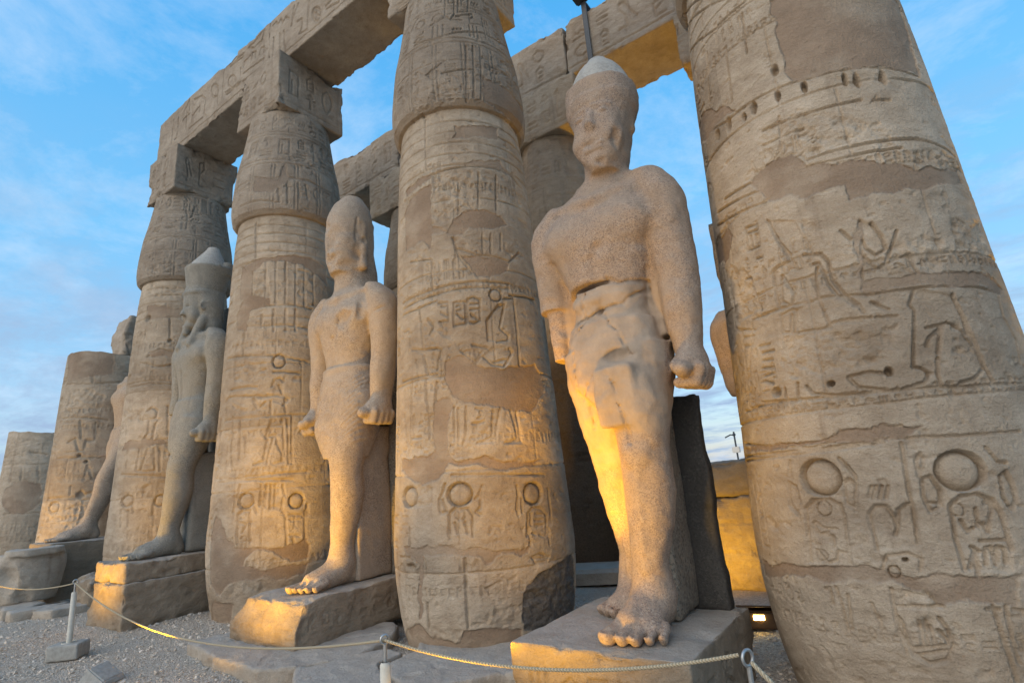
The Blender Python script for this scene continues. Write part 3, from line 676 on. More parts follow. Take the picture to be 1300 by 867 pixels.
CARVE={0:{"l":[[-804,5620,-377,5333,-152,5337],[-806,6122,-457,5807],[-805,5927,-392,5620,-218,5484],[-176,5255,-188,4862],[-302,5060,-317,4541],[-447,5200,-498,4703],[-800,4617,-385,4410,-180,4413,-26,4398,88,4381,223,4371,366,4352,601,4313],[-185,4122,-60,4103,75,4094,240,4091],[290,4076,367,4065],[-23,3728,53,3733,201,3735,311,3736,435,3735,555,3705,699,3663],[-28,3677,86,3659,212,3665,346,3665],[-495,3782,-302,3754],[-594,3740,-268,3653],[-625,3637,-238,3536],[-102,4164,-119,3896,-163,3841],[-198,4003,-96,3993,-14,3995],[-426,2686,-276,2690,-162,2680,-73,2683,83,2635,258,2633,364,2628,464,2617,622,2582],[-267,2986,-239,3010,-185,3016],[-267,2986,-273,2827,-268,2705],[-230,2933,-246,2733,-211,2685,-191,2762,-230,2933],[-179,3022,-210,3164,-247,3391],[-218,3201,-175,3060],[-124,3028,-56,2999,-35,2930,-36,2797,-8,2681,33,2582,43,2524],[-93,2941,-73,2940,-54,2768,-29,2662],[-81,2915,-97,2828,-100,2696,-92,2598,-79,2464],[-262,2643,-271,2512,-237,2496,-218,2621],[-198,2650,-221,2489],[-206,2482,-87,2468],[-85,2485,-29,2498,64,2481],[-66,2495,28,2467],[110,3167,96,3058,106,2958,134,2900,175,2932,170,3028,147,3132],[100,3056,67,2750],[91,2908,122,2803,160,2826,249,2874],[247,2856,257,2744],[229,3047,163,2843],[-532,3158,-587,3057,-571,2891,-580,2697],[-444,3035,-391,3012,-384,2871,-361,2735],[-580,2697,-520,2627,-526,2379,-554,2021],[-428,2667,-512,2251],[-371,3422,-301,3400,-306,3221,-379,3230,-371,3422],[-360,3370,-314,3356],[-348,3338,-348,3251],[-318,3326,-320,3248],[-334,3135,-306,3126],[-541,2658,-419,2601],[-515,2583,-435,2557,-444,2490,-516,2510],[-404,2463,-343,2456],[-394,2409,-329,2402],[-394,2350,-343,2340],[-409,2296,-343,2282],[-401,2235,-356,2239],[-406,2198,-358,2163],[-554,2021,-355,2022,-112,2000,53,1991,195,1983,328,1968,512,1967],[-444,2044,-258,2014,-78,1991],[-211,2099,-192,2040,-78,1991],[-57,2104,-30,2037,46,2001],[-56,2113,13,2126,67,2103],[109,1994,176,2019,199,2071,180,2108,154,2122,210,2489,198,2527,230,2625],[242,2161,223,2066,224,1986],[363,2566,376,2426,390,2238,394,2106,407,1975],[287,1990,346,2014,387,2074,383,2205,344,2361,310,2383,233,2296,217,2249],[247,2193,282,2354],[606,2571,580,2407,615,2253,589,2099,548,2081],[-208,2655,-257,2640],[-245,2128,-255,2022],[-305,2110,-308,2037],[80,2475,146,2463],[77,2583,127,2513],[35,3126,62,3044],[234,2363,299,2376],[-483,2162,-501,2049],[-308,1286,-271,1344,-214,1353,-171,1315,-165,1233,-177,949],[-308,1286,-322,945],[148,1286,185,1336,237,1343,276,1305,288,1221,286,1029],[148,1286,139,1106,140,930],[-146,1602,-122,1542,-104,1485,-109,1394,-126,1278],[-147,1452,-125,1468,-107,1430,-125,1287,-151,1314,-147,1452],[-365,1464,-375,1304,-338,1246],[-365,1464,-332,1433,-324,1325],[-341,1605,-351,1524],[105,1593,87,1551,84,1464,97,1497,110,1565],[90,1446,117,1460,135,1372,125,1297,89,1309],[305,1598,333,1508,358,1504],[323,1432,348,1454,355,1394,350,1295,324,1241,310,1317,323,1432],[90,1446,81,1343,91,1258,128,1288],[-280,1202,-255,1166,-202,1160],[-260,1120,-218,1114,-220,1050],[-287,1192,-272,1119,-236,1140],[-289,1024,-258,946,-224,969,-212,1024,-188,1018],[-88,1250,-64,1302,-30,1300,-18,1248,-11,1171,1,1273,31,1308,46,1295],[-88,1250,-85,1043],[-10,1179,-24,1129],[57,1663,46,1399,44,1245,36,1078],[169,1202,180,1136,199,1158],[228,1179,237,1130,247,1193],[209,1085,286,1084],[157,945,180,1023,181,944],[186,1039,173,913],[177,1055,197,1030],[203,958,216,1044,233,1050,232,956],[238,971,250,1049,266,1039,262,961],[251,1291,267,1306,267,1256,247,1193],[220,1262,213,1165],[-85,924,-63,1010,-2,1028,34,996,22,931],[-286,787,-267,800,-271,701],[-245,805,-238,709,-241,551],[-209,768,-225,556],[-71,825,-79,593,-70,463],[-70,668,-79,593,-53,467,-10,420,41,452,70,534],[-63,653,-52,508,-46,493,50,532],[-50,460,54,501],[32,610,52,548],[-15,652,-17,531],[2,654,-5,533],[14,623,15,536],[-71,725,3,734,59,739],[15,833,59,739],[174,725,206,724],[192,740,198,601,212,357],[246,722,270,712],[228,738,223,601,230,447],[-789,1662,-213,1669,8,1699,237,1678,449,1677],[-788,1625,-215,1650,5,1676],[-698,1767,-235,1682,-61,1740,70,1770],[-683,1578,-642,1441,-586,1246],[-596,1554,-564,1378,-574,1226],[-61,1417,-76,1356],[-47,1416,-64,1346],[-30,1415,-44,1345],[-12,1413,-25,1344],[43,674,59,612,62,565],[-139,731,-123,583]],"d":[[-229,1486,75,116],[209,1478,74,114],[-236,1288,28,48],[169,1261,19,37],[-274,995,22,35],[-50,922,18,37]],"p":[[-34,5224,-27,4999,-22,4811,-23,4644,-37,4519,-12,4422,89,4392,223,4371,342,4359,513,4346,608,4333,639,4555,690,5090],[-746,4780,-553,4712,-427,4604,-319,4452,-401,4454,-587,4474,-799,4575],[671,3429,663,3535,386,3491,264,3584,135,3633,-28,3677,-80,3817,-204,3830,-302,3754,-225,3526,-64,3460,81,3446,98,3342,115,3324,358,3336],[70,2740,181,2719,330,2721,480,2731,615,2691,679,2639,640,2594,466,2623,258,2633,162,2644,83,2635,53,2674,67,2862,83,3063,104,3170,121,3162,88,2947],[-795,3518,-520,3517,-481,3440,-538,3276,-796,3341,-793,3370],[-178,1728,-136,1787,-50,1794,4,1711,16,1684],[-650,868,-418,907,-150,935,-83,908,8,914,87,916,154,890,287,904,267,751,154,757,59,739,8,840,-80,858,-286,823,-357,844,-678,774],[-710,1744,-363,1731,-174,1722,-59,1758,18,1781,140,1757,59,1681,9,1708,-210,1698,-667,1706]],"r":[[-212,4125,-57,4124,93,4059,242,3875,96,3741,-33,3736,-212,3884],[392,3651,587,3682,672,3583,412,3490],[-262,2488,-63,2440,68,2375,141,2421,95,2196,-59,2157,-252,2166,-308,2298],[170,2897,245,2968,413,2981,342,2729,255,2726,235,2840],[-524,3198,-406,3097,-373,2700,-557,2730],[464,3096,718,3135,656,2879,440,2831],[337,2379,397,2372,377,2173,285,2186],[-105,3289,-57,3257,-73,3028,-119,3075],[-138,1215,-101,1215,-107,1076,-169,1020],[-521,1232,-426,1200,-454,1117,-533,1147],[-58,835,15,833,59,739,-63,723],[-19,748,45,754,18,592,-39,584]],"k":[],"h":[[248,4263,18,67],[370,4262,18,65],[199,4282,13,58],[30,4327,14,53],[-87,4345,13,53],[-208,4355,17,58],[-369,4367,23,67],[-74,4575,18,50],[-265,4328,14,44],[-464,4368,23,58],[-352,2096,26,36],[-120,2089,16,23],[76,2114,15,32],[-11,992,11,16]]},1:{"l":[[-62,8078,-70,7543,-24,7458,17,7571,37,8072],[34,7534,174,7589],[68,7844,57,7612,158,7639,177,7878],[98,6988,69,6164],[222,7036,190,6203],[158,7006,128,6212],[-316,6059,-304,5295],[-110,6558,129,6611],[-377,7180,-135,7144,75,7229,266,7297,449,7294,826,7494],[239,7833,246,7684],[-217,7418,-80,7508],[-460,7526,-372,7692],[-245,6590,-90,6737],[-551,5168,-334,5216,-164,5245,-14,5266,135,5282,298,5286,463,5263,563,5175],[-33,5067,-45,4699],[131,5195,108,4715],[283,5193,251,4721],[187,4384,174,4148],[270,4402,257,4201],[121,4376,116,4142],[-82,4213,70,4112,196,4102,321,4061,425,4215],[-479,4193,-277,4126],[-270,4114,-274,3932],[-101,4352,-63,4114,28,3896],[-599,3737,-412,3743,-270,3753,-128,3777,24,3791,156,3788,301,3785],[-584,3653,-397,3671,-234,3694,-43,3724,130,3725,297,3727],[-592,3581,-413,3575,-236,3612],[238,3596,329,3612],[291,3642,556,3664],[-15,3593,28,3607,69,3568,59,3334,16,3302,-24,3333,-15,3593],[-112,3562,-32,3558,-35,3307,-120,3295,-112,3562],[-225,3581,-156,3572,-156,3356,-223,3364],[-7,3528,57,3532],[-4,3465,54,3469],[-1,3410,39,3353],[-97,3514,-70,3528,-61,3472,-93,3468],[-95,3424,-54,3363],[-202,3538,-174,3531],[-210,3468,-171,3422],[195,3246,246,3523,199,3517,149,3423,106,3333,101,3103],[195,3246,259,3161,244,3106,164,3085],[-86,3009,10,2867,49,2966],[-3,3058,97,3016],[15,2858,53,2932,119,2825,203,2807,242,2895,271,2976,250,3018],[327,3593,328,3242,315,2830],[131,2859,219,2894],[-468,3121,-360,3085,-247,3069,-219,3045,-243,2929,-251,2828],[-390,3584,-365,3247,-360,3102],[-360,3014,-329,2797],[-504,3262,-485,3146],[-607,2791,-362,2789,-252,2777],[-477,2752,-485,2536],[-343,2749,-339,2501],[-259,2694,-268,2485],[-272,4026,-274,3763],[-434,2985,-419,2909],[-571,3363,-504,3372,-494,3295],[-315,3428,-278,3326,-304,3245],[100,2338,78,2068,-9,2012],[148,2352,102,2049],[1,2011,90,2017],[213,2340,235,2157,245,2037,155,1993],[258,2330,271,2001],[155,1993,270,1993],[-143,2404,-146,2065],[-66,2392,-76,2071,-97,2016],[-487,2623,-487,2052],[-332,2583,-318,2110],[-469,2136,-384,2130],[-258,1477,-235,1554,-218,1632],[-258,1477,-254,1350,-212,1362,-237,1475],[-42,1467,-8,1509,-12,1385,-41,1342,-15,1308],[5,1587,-28,1465],[209,1559,213,1462,195,1337,201,1273],[232,1427,228,1300],[-201,1136,-197,1345,-162,1388,-86,1379,-60,1314,-66,1122],[244,1069,264,1278,303,1335,362,1309,401,1238,382,1039],[440,1496,434,1215],[286,1274,277,1165],[320,1260,369,1252],[309,1207,364,1204],[311,1159,364,1148],[-175,1715,425,1641],[-6,2367,34,2353],[18,2321,26,2277,1,2263],[-31,2216,39,2225],[-117,2383,-120,2077],[-560,2422,-525,2093],[-581,1330,-519,1330],[-578,1247,-517,1249],[-165,1249,-148,1156],[-108,1258,-92,1150],[283,1086,303,1056],[267,859,316,881,382,838,366,800,288,803,267,859],[284,847,360,830],[-201,1209,-198,1108],[-494,1219,-491,1028],[260,1140,261,970],[402,1111,396,955],[-116,920,-126,286],[-374,511,-385,276],[70,681,-10,630],[-608,929,-496,924],[328,1057,366,1031]],"d":[[184,3636,48,78],[-131,1521,74,112],[317,1466,67,110],[-133,1324,31,50],[-505,1527,71,103],[293,1064,17,23],[-516,1149,20,17]],"p":[[207,6491,356,6516,731,6448,707,6071,477,6147,209,6187],[-45,5831,365,5929,345,5737,-50,5657],[-576,4887,-438,5046,-261,5094,-262,4561,-139,4450,-258,4420,-274,4251,-357,4396,-545,4371],[-134,4419,-96,4548,-22,4666,180,4704,280,4647,342,4536,216,4459,119,4455,28,4473,-21,4378,-101,4368],[-41,4110,80,4093,196,4102,321,4061,300,3959,231,3876,60,3864],[-13,5298,63,5339,339,5415,366,5362,463,5263,329,5300,136,5293],[-565,5179,-334,5248,-245,5224,-274,5163,-551,5103],[-183,2915,-87,2966,-10,2852,67,2794,180,2789,320,2813,454,2866,530,2735,551,2595,437,2423,-63,2442,-169,2575,-208,2750],[-166,2556,-94,2465,46,2395,213,2340,359,2313,423,2369,537,2538],[-270,2498,-167,2513,-148,2405,-183,2291,-207,2209,-200,1990,-151,1867,-52,1869,26,1892,102,1833,182,1808,425,1787,337,1742,117,1733,-16,1799,-193,1824,-249,1701,-381,1634,-524,1730,-605,1806,-593,1927,-340,1910,-278,1985,-286,2224],[-580,1021,-413,1031,-343,1073,-260,1046,-113,1010,-25,1023,81,965,248,956,245,906,79,924,27,851,-3,832,-19,908,-155,956,-372,964,-399,710,-432,370,-457,366,-417,878,-535,955],[-666,210,-456,315,-394,208,-222,157,-164,190,-149,255,16,269,183,214,183,-64,-217,-11,-603,17,-820,10]],"r":[[229,6873,445,6974,825,7254,600,6811,245,6567],[-372,6419,-149,6403,44,6453,53,6205,-184,6112,-401,6117],[-252,5216,-64,5219,81,5190,60,4692,-34,4677,-131,4536,-255,4578],[-521,4396,-357,4386,-301,4281,-290,4141,-460,4182],[-355,3424,-264,3412,-258,3107,-332,3129],[-230,3348,-152,3310,-145,3150,-221,3203],[-412,3706,-234,3713,-235,3658,-382,3618],[-487,1626,-295,1609,-297,1401,-469,1427],[-595,2051,-289,2020,-290,1937,-546,1921],[-21,2215,68,2204,62,2053,-36,2065],[-189,2038,-49,1984,-52,1886,-171,1902],[36,1208,108,1181,104,1096,14,1111],[-80,380,42,427,187,426,184,231,16,269,-104,309],[-371,278,-169,272,-164,190,-311,218],[-177,909,-39,894,-5,775,-142,775]],"k":[[670,814,457,749,297,692,223,596,193,489,195,293,200,209,365,104,822,-69]],"h":[[498,1427,11,10],[-501,846,53,24]]},2:{"l":[[-369,5311,-342,4553],[-220,5282,-205,4531],[-117,5293,-100,4524],[-18,5299,-7,4527],[82,5315,87,4538],[176,5287,175,4555],[277,5215,271,4581],[-522,5259,-220,5300,-18,5317,144,5295,301,5152],[-518,4438,-235,4518,68,4535,249,4506],[-377,6001,-336,5373],[-117,4458,-110,4112],[-6,4460,-2,4112],[87,4471,90,4120],[-114,6643,-91,6291],[-17,6695,-12,6300],[-546,6329,-277,6336,-111,6290],[-373,6685,-77,6762,209,6784,472,6689],[165,6683,188,6431],[83,6686,105,6433],[-534,3252,-360,3260,-241,3247],[-533,3245,-359,3251,-241,3238],[-95,3456,0,3454,132,3434],[-108,3242,-93,3333,-42,3361,-7,3314],[-272,3064,-230,2893,-163,3005],[-262,3047,-213,2921],[-590,3127,-576,2820],[-557,3150,-131,3092],[-148,3109,4,3084,39,3038,-11,2948],[-112,3015,-107,2805,-140,2779],[-98,2745,-150,2488,-132,2457,-157,2145,-230,2113],[-77,2509,-124,2113],[-150,2488,-61,2507,-51,2390,-9,2242,-7,2128,-77,2093],[-8,2739,15,2211],[33,2737,48,2093],[66,2795,72,2091],[-686,2843,-630,2152],[-474,2830,-461,2273,-420,1984],[-389,2785,-370,2202],[-641,3769,-360,3740,-109,3707,208,3626],[-590,2793,-318,2788,-140,2794,197,2795],[-669,1955,-417,1928,-152,1948,196,1965],[-431,4221,-213,4194,8,4204,218,4168],[-418,4218,-406,3750],[-232,4181,-229,4376],[-119,4187,-120,4367],[-11,4204,-9,4368],[81,4195,84,4377],[-13,3100,-49,3254],[-327,2540,-305,2250],[5,3039,16,2797],[-391,1465,-343,1841],[-393,1682,-365,1516],[-221,1579,-185,1440],[-342,1433,-332,1062],[-242,1474,-227,1076],[-342,1433,-301,1487,-241,1469],[32,1351,43,975],[179,1407,178,1025],[62,1373,146,1358],[70,1304,139,1291],[100,1366,100,1230],[-165,1817,-165,1544],[-125,1812,-119,1510],[-87,1807,-88,1479],[-56,1803,-51,1500],[-599,1898,-282,1902,82,1855],[7,1600,1,1465,32,1351],[196,1488,203,1348,162,1327],[-327,1325,-266,1291,-294,1189],[64,1103,139,1074],[87,1045,102,962],[5,1794,22,1653]],"d":[[-55,3626,59,106],[-285,1615,67,106],[112,1557,61,108],[-301,1417,29,45],[-275,1114,24,39],[74,1184,16,29]],"p":[[-522,5259,-222,5335,61,5400,280,5397,459,5297,449,5002,300,5116,144,5260,-58,5285,-219,5275,-347,5131],[-535,4444,-450,4717,-374,4728,-160,4660,-157,4526,-360,4458,-393,4152,-515,4187],[-518,5222,-373,5172,-362,4725,-505,4667],[-381,6803,-116,6720,-42,7045,3,6700,-170,6459,-367,6533],[-648,1208,-614,1425,-516,1367,-427,1123,-347,1012,-113,967,15,942,147,1005,210,1017,213,774,76,730,2,826,-56,917,-171,938,-261,873,-276,745,-125,670,47,685,199,698,186,568,-23,519,-124,593,-401,521,-468,417,-545,388,-634,512],[-640,298,-354,258,-445,7,-784,-29]],"r":[[-341,5026,-215,5142,-141,4659,-322,4616],[63,5152,276,5143,273,4719,105,4676],[-86,7160,578,7481,502,7117,41,6946],[-536,3673,-169,3602,-162,3323,-485,3379],[0,3407,160,3382,142,3287,1,3314],[-518,3049,-266,2913,-141,2809,-475,2845],[-421,521,-124,567,-51,422,-430,313],[-198,1877,-11,1824,-21,1468,-172,1518]],"k":[],"h":[]},3:{"l":[[-570,5941,-343,5976,-73,5881],[-499,5481,-3,5361],[-232,5611,-200,5307],[-164,5307,-138,4799],[-388,4512,-245,4638,-82,4551,-387,4492],[-401,4494,-80,4510],[-499,4392,-247,4271,-72,4306],[-702,8203,-198,8125,251,8159],[-198,7456,15,7468],[-85,7828,-41,7530,11,7594,45,7862],[-429,6988,-241,7078,-114,7013],[-312,3419,-269,3472,-211,3408,-205,3292,-256,3240],[-360,3253,-171,3251,-218,3140,-233,2840],[-288,3224,-285,2996,-342,2835],[-359,2744,-374,2305,-283,2274],[-266,2694,-328,2298],[-204,2687,-173,2278,-294,2276],[-652,2806,-365,2819,-53,2861],[-585,2259,-26,2151],[-655,3994,-302,4005,-79,3971],[-644,3931,-298,3945,-76,3911],[-636,3281,-572,2850],[-537,3455,-532,3262],[-99,3478,-76,2938],[-434,3360,-397,3239],[-143,2681,-125,2273],[-505,1607,-487,1328],[-413,1597,-388,1318],[-379,1769,-352,1555],[-154,1702,-153,1491],[-526,2768,-516,2397]],"d":[[-447,1766,77,103],[-100,1729,53,103],[-481,1587,39,49],[-257,1570,35,32]],"p":[[-517,5615,-55,5486,-24,5315,-473,5259],[-393,4574,-246,4659,-82,4551,-79,4469,-333,4484],[-613,2857,-153,2869,-50,2785,-357,2706,-634,2710]],"r":[[-546,6434,-252,6458,-41,6386,-60,6258,-455,6221],[-574,6077,-1,5936,-13,5622,-521,5792],[-673,3483,-360,3426,-397,3239,-590,3272],[-352,2014,-189,2027,-199,1850,-320,1867]],"k":[],"h":[[-468,5309,52,79],[-139,4808,31,42]]},4:{"l":[[-620,1989,-215,1973,-68,2049],[-617,1971,-214,1956,-67,2031],[-417,3215,-325,3295,-265,3013,-192,3005,-183,3234,-89,3227],[-396,2848,-396,2401],[-600,3801,-244,3775,50,3693],[-567,2872,0,2829],[-612,4620,-221,4564,157,4630],[-290,2211,-288,2036],[-151,2370,-126,2681,-63,2359],[-599,5262,-525,4651],[-250,5310,-185,4612],[-291,3709,-247,3286],[-90,3648,-80,3273],[-136,1753,-105,1575,-160,1456]],"d":[[-494,1781,87,113]],"p":[[-869,5692,61,5531,44,4817,-595,4665]],"r":[[-653,4386,-295,4472,-31,4318,-53,3837,-519,3834],[-866,1830,-385,1704,-120,1837,-131,1323,-820,1391]],"k":[],"h":[[-244,2897,24,46],[-153,2760,23,45],[-174,2020,57,97]]},5:{"l":[[-715,3027,-9,2971],[-531,3244,-422,3283,-320,3217],[-531,3244,-476,2548],[-242,3315,-26,3243],[-108,2926,-71,2549],[-480,1726,-31,1708],[-325,2950,-306,2579]],"d":[],"p":[[-605,2148,-533,2399,-375,2535,-209,2540,-52,2441,-2,2224,-41,1865,-198,1711,-386,1739,-547,1937]],"r":[[-873,3787,-129,3632,-104,3249,-795,3226]],"k":[],"h":[]}}
FILL={0:[[-267,2986,-239,3010,-185,3016,-124,3028,-56,2999,-35,2930,-36,2797,-8,2681,33,2582,22,2559,-29,2662,-54,2768,-73,2940,-95,2827,-100,2696,-211,2685,-191,2762,-230,2933,-246,2733,-268,2705,-273,2827],[-247,3391,-210,3164,-179,3022,-124,3028,-113,3172,-126,3302],[230,2625,198,2527,210,2489,154,2122,180,2108,199,2071,242,2161,282,2354,310,2383,344,2361,383,2205,387,2074,407,1975,394,2106,376,2426,363,2566],[-198,2650,-100,2696,-79,2464,-206,2482],[110,3167,96,3058,106,2958,134,2900,175,2932,170,3028,147,3132],[-532,3158,-587,3057,-571,2891,-557,2730,-361,2735,-384,2871,-391,3012,-432,3115],[-349,940,-308,1286,-271,1344,-214,1353,-171,1315,-165,1233,-182,948],[148,1286,185,1336,237,1343,276,1305,288,1221,286,1029,272,921,140,930,139,1106],[-88,1250,-64,1302,-30,1300,-11,1171,1,1273,31,1308,44,1245,30,1062,-85,1043],[-70,668,-63,653,-52,508,50,532,32,610,59,612,70,534,41,452,-10,420,-53,467,-79,593],[-147,1452,-125,1468,-107,1430,-125,1287,-151,1314],[-365,1464,-332,1433,-324,1325,-345,1246,-375,1304],[90,1446,117,1460,135,1372,125,1297,89,1309],[323,1432,348,1454,355,1394,350,1295,324,1241,310,1317]],1:[[195,3246,246,3523,199,3517,149,3423,106,3333,101,3103,164,3085,244,3106,259,3161],[-468,3121,-360,3085,-247,3069,-219,3045,-243,2929,-251,2828,-329,2797,-360,3014],[10,2867,53,2932,119,2825,203,2807,242,2895,271,2976,228,3034,140,3032,96,2981],[100,2338,78,2068,1,2011,90,2017,148,2352],[213,2340,235,2157,245,2037,160,1993,270,1993,258,2330],[-200,1145,-197,1345,-162,1388,-86,1379,-60,1314,-66,1131],[245,1078,264,1278,303,1335,362,1309,401,1238,382,1049]],2:[[-98,2745,-150,2488,-132,2457,-157,2145,-222,2111,-124,2113,-77,2509,-51,2390,-9,2242,-7,2128,-77,2093,17,2097,-8,2739],[-557,3150,-131,3092,4,3084,39,3038,-11,2948,-112,3015,-107,2805,-230,2893,-590,3127],[-93,3317,-42,3361,-7,3314,-13,3100,-97,3104]],3:[],4:[],5:[]}
ARCH=[[-12189,10209,-12189,9580],[-11931,10134,-11951,9625,-12047,9618],[-11605,10205,-11438,10353,-11442,10045,-11711,9947],[-11620,9980,-11384,9965],[-11543,10096,-11523,9626],[-11189,10223,-10867,10155,-10667,9950,-10715,9629,-10618,9531],[-11230,9836,-10928,9935,-10908,9775],[-11378,9582,-10749,9547],[-10130,9887,-10142,9816,-10193,9786,-10270,9806,-10352,9870,-10417,9962,-10448,10058,-10436,10130,-10384,10160,-10306,10139,-10224,10073,-10160,9981,-10130,9887],[-10148,9824,-10116,9518],[-9957,10354,-9919,9559],[-9710,10286,-9166,10234],[-9705,10235,-9161,10159],[-9403,9707,-9417,9640,-9471,9615,-9549,9637,-9633,9702,-9698,9793,-9728,9886,-9713,9955,-9658,9980,-9578,9956,-9495,9889,-9431,9798,-9403,9707],[-9257,9955,-9241,9758],[-9810,9668,-9229,9612],[-9764,9596,-9225,9564],[-9022,10290,-8794,10153,-8511,10168,-8417,10341,-9022,10290],[-9139,9888,-9112,10013,-8893,10026],[-8848,9907,-8823,10054,-8712,10012,-8703,9868],[-8561,9853,-8535,9998,-8429,9957,-8422,9839],[-9128,9742,-8412,9675],[-9152,9569,-8334,9495],[-8090,9955,-8101,9516],[-7891,9921,-7871,9468],[-7762,9907,-7712,9460],[-8139,10258,-8040,10286,-7968,10172,-7873,10247,-7802,10111,-7709,10186,-7609,10077],[-7459,10267,-7507,9857],[-7334,10228,-7539,9877],[-7353,9846,-7201,9813,-7197,9660,-7283,9543,-7074,9497],[-6999,10090,-7044,9479],[-6674,9577,-6688,9513,-6729,9486,-6786,9503,-6844,9560,-6887,9642,-6904,9727,-6890,9792,-6848,9819,-6790,9800,-6733,9742,-6690,9660,-6674,9577],[-6876,9751,-6702,9553],[-6790,9779,-6797,9531],[-6535,9652,-6344,9648],[-6507,9571,-6158,9481]]
# ------------------------------------------------------------------ ground
def make_ground():
    me_x = np.concatenate([[-900, -300, -100, -60, -40, -30], np.arange(-24, 6.01, 0.12), [10, 20, 50, 120, 400, 900]])
    me_y = np.concatenate([[-900, -300, -100, -40, -15, -5], np.arange(-1, 13.01, 0.12), [20, 40, 80, 200, 500, 900]])
    X, Y = np.meshgrid(me_x, me_y)
    Z = 0.045*fbm(X*0.45, Y*0.45, 0.0, 3, 2)+0.02*fbm(X*2.2, Y*2.2, 0.5, 3, 4)-0.02
    Z = np.where((np.abs(X) > 30) | (np.abs(Y) > 20), -0.02, Z)
    o = mesh_np('gravel_ground', np.stack([X, Y, Z], -1).reshape(-1, 3), grid_faces(len(me_x), len(me_y)), M_GRAVEL)
    tag(o, 'grey gravel ground of the temple court', None, None, 'structure')
make_ground()
def gz(x, y): return float(0.045*fbm(np.float32(x*0.45), np.float32(y*0.45), 0.0, 3, 2)+0.02*fbm(np.float32(x*2.2), np.float32(y*2.2), 0.5, 3, 4)-0.02)

def make_pebbles():
    bm = bmesh.new(); bmesh.ops.create_icosphere(bm, subdivisions=1, radius=1.0)
    bv = np.array([v.co[:] for v in bm.verts]); bf = np.array([[v.index for v in f.verts] for f in bm.faces]); bm.free()
    rg = np.random.default_rng(5); n = 15000
    x = -15+16*rg.random(n)**0.85; y = 1.6+5.5*rg.random(n)**1.5
    keep = ~((x < -20)); x, y = x[keep], y[keep]; n = len(x)
    s = 0.008+0.016*rg.random(n)**4
    sc = np.stack([s*rg.uniform(.8, 1.4, n), s*rg.uniform(.8, 1.4, n), s*rg.uniform(.5, .9, n)], -1)
    an = rg.random(n)*6.28; ca, sa = np.cos(an), np.sin(an)
    P = bv[None]*sc[:, None]*(1+0.28*rg.standard_normal((n, len(bv), 1)))
    Q = np.stack([P[..., 0]*ca[:, None]-P[..., 1]*sa[:, None], P[..., 0]*sa[:, None]+P[..., 1]*ca[:, None], P[..., 2]], -1)
    z = 0.045*fbm(x*0.45, y*0.45, 0.0, 3, 2)+0.02*fbm(x*2.2, y*2.2, 0.5, 3, 4)-0.02
    Q += np.stack([x, y, z+s*0.25], -1)[:, None]
    F = (bf[None]+(np.arange(n)*len(bv))[:, None, None]).reshape(-1, 3)
    o = mesh_np('loose_gravel', Q.reshape(-1, 3), F, M_PEBBLE, None, False)
    tag(o, 'loose grey gravel chips scattered over the court', 'gravel', None, 'stuff')
make_pebbles()

# ------------------------------------------------------------------ front row of columns
ROW = 'columns of the front row'
LAB = ['massive carved column at the right edge, nearest, with large sunk discs',
       'carved column in the middle between the two nearest statues, with a dark rough patch at its foot',
       'carved column with a full capital behind the statue whose fists are lit yellow',
       'carved column behind the crowned grey statue, with small square holes near its neck',
       'broken column without capital, with a loose block lying on top',
       'lowest broken column at the far left with a dark round plaster patch']
JT = [(1.92, 2.86, 3.55, 4.25, 5.0, 5.75), (0.78, 1.75, 2.75, 3.95, 4.85), (0.7, 1.75, 2.65, 3.6, 4.35, 5.15), (0.8, 1.8, 2.8, 3.8, 4.8), (0.9, 1.9, 3.0, 4.0, 4.9), (0.9, 1.9, 2.9)]
DS = [0.0065, 0.0105, 0.015, 0.018, 0.022, 0.026]
WD = [(0.0135, 0.020), (0.0165, 0.020), (0.021, 0.021), (0.025, 0.022), (0.03, 0.024), (0.034, 0.024)]
TOPZ = [CAPTOP, CAPTOP, CAPTOP, CAPTOP, 5.42, 3.95]
for i in range(6):
    build_column(i, COLC[i], FACE[i], DS[i], DS[i], CARVE[i], TOPZ[i], 6.5 if i == 0 else 99, WD[i][0], WD[i][1], (M_STONE, M_STONE_TOP), 'stone_column', LAB[i], ROW, JT[i], seed=11+i*7,
                 broken=i >= 4, tail=(lambda T, z=TOPZ[i], s=i: z-0.05+0.05*np.sin(T*2+s)) if i >= 4 else None)

def glyphs_face(seed, cell, pad=0.1, w=0.02, d=0.02, rows=1, frame=True):
    def f(cv):
        a0, a1, z0, z1 = cv.a[0]+pad, cv.a[-1]-pad, cv.z[0]+pad, cv.z[-1]-pad
        for r in range(rows):
            glyph_band(cv, a0, a1, z0+(z1-z0)*r/rows, z0+(z1-z0)*(r+1)/rows, cell, w, d, seed+r)
        if frame: cv.stroke([(a0-pad*.4, z0-pad*.3), (a1+pad*.4, z0-pad*.3)], w*.7, d*.7)
    return f
AB = 0.667
cols = [o for o in COL.objects if o.name.startswith('stone_column')]
for i in range(4):
    c = COLC[i]
    stone_box('abacus', (c[0]-AB, c[1]-AB, 8.185), (c[0]+AB, c[1]+AB, 9.255), 0.016 if i else 0.06, M_STONE_TOP, cols[i], 0.02, 0.02, 0.16 if i in (2, 3) else 0.08,
              {(1, -1): glyphs_face(31+i, 0.34, 0.16), (0, 1): glyphs_face(41+i, 0.34, 0.16)}, seed=50+i, local=(c[0], c[1], 0))
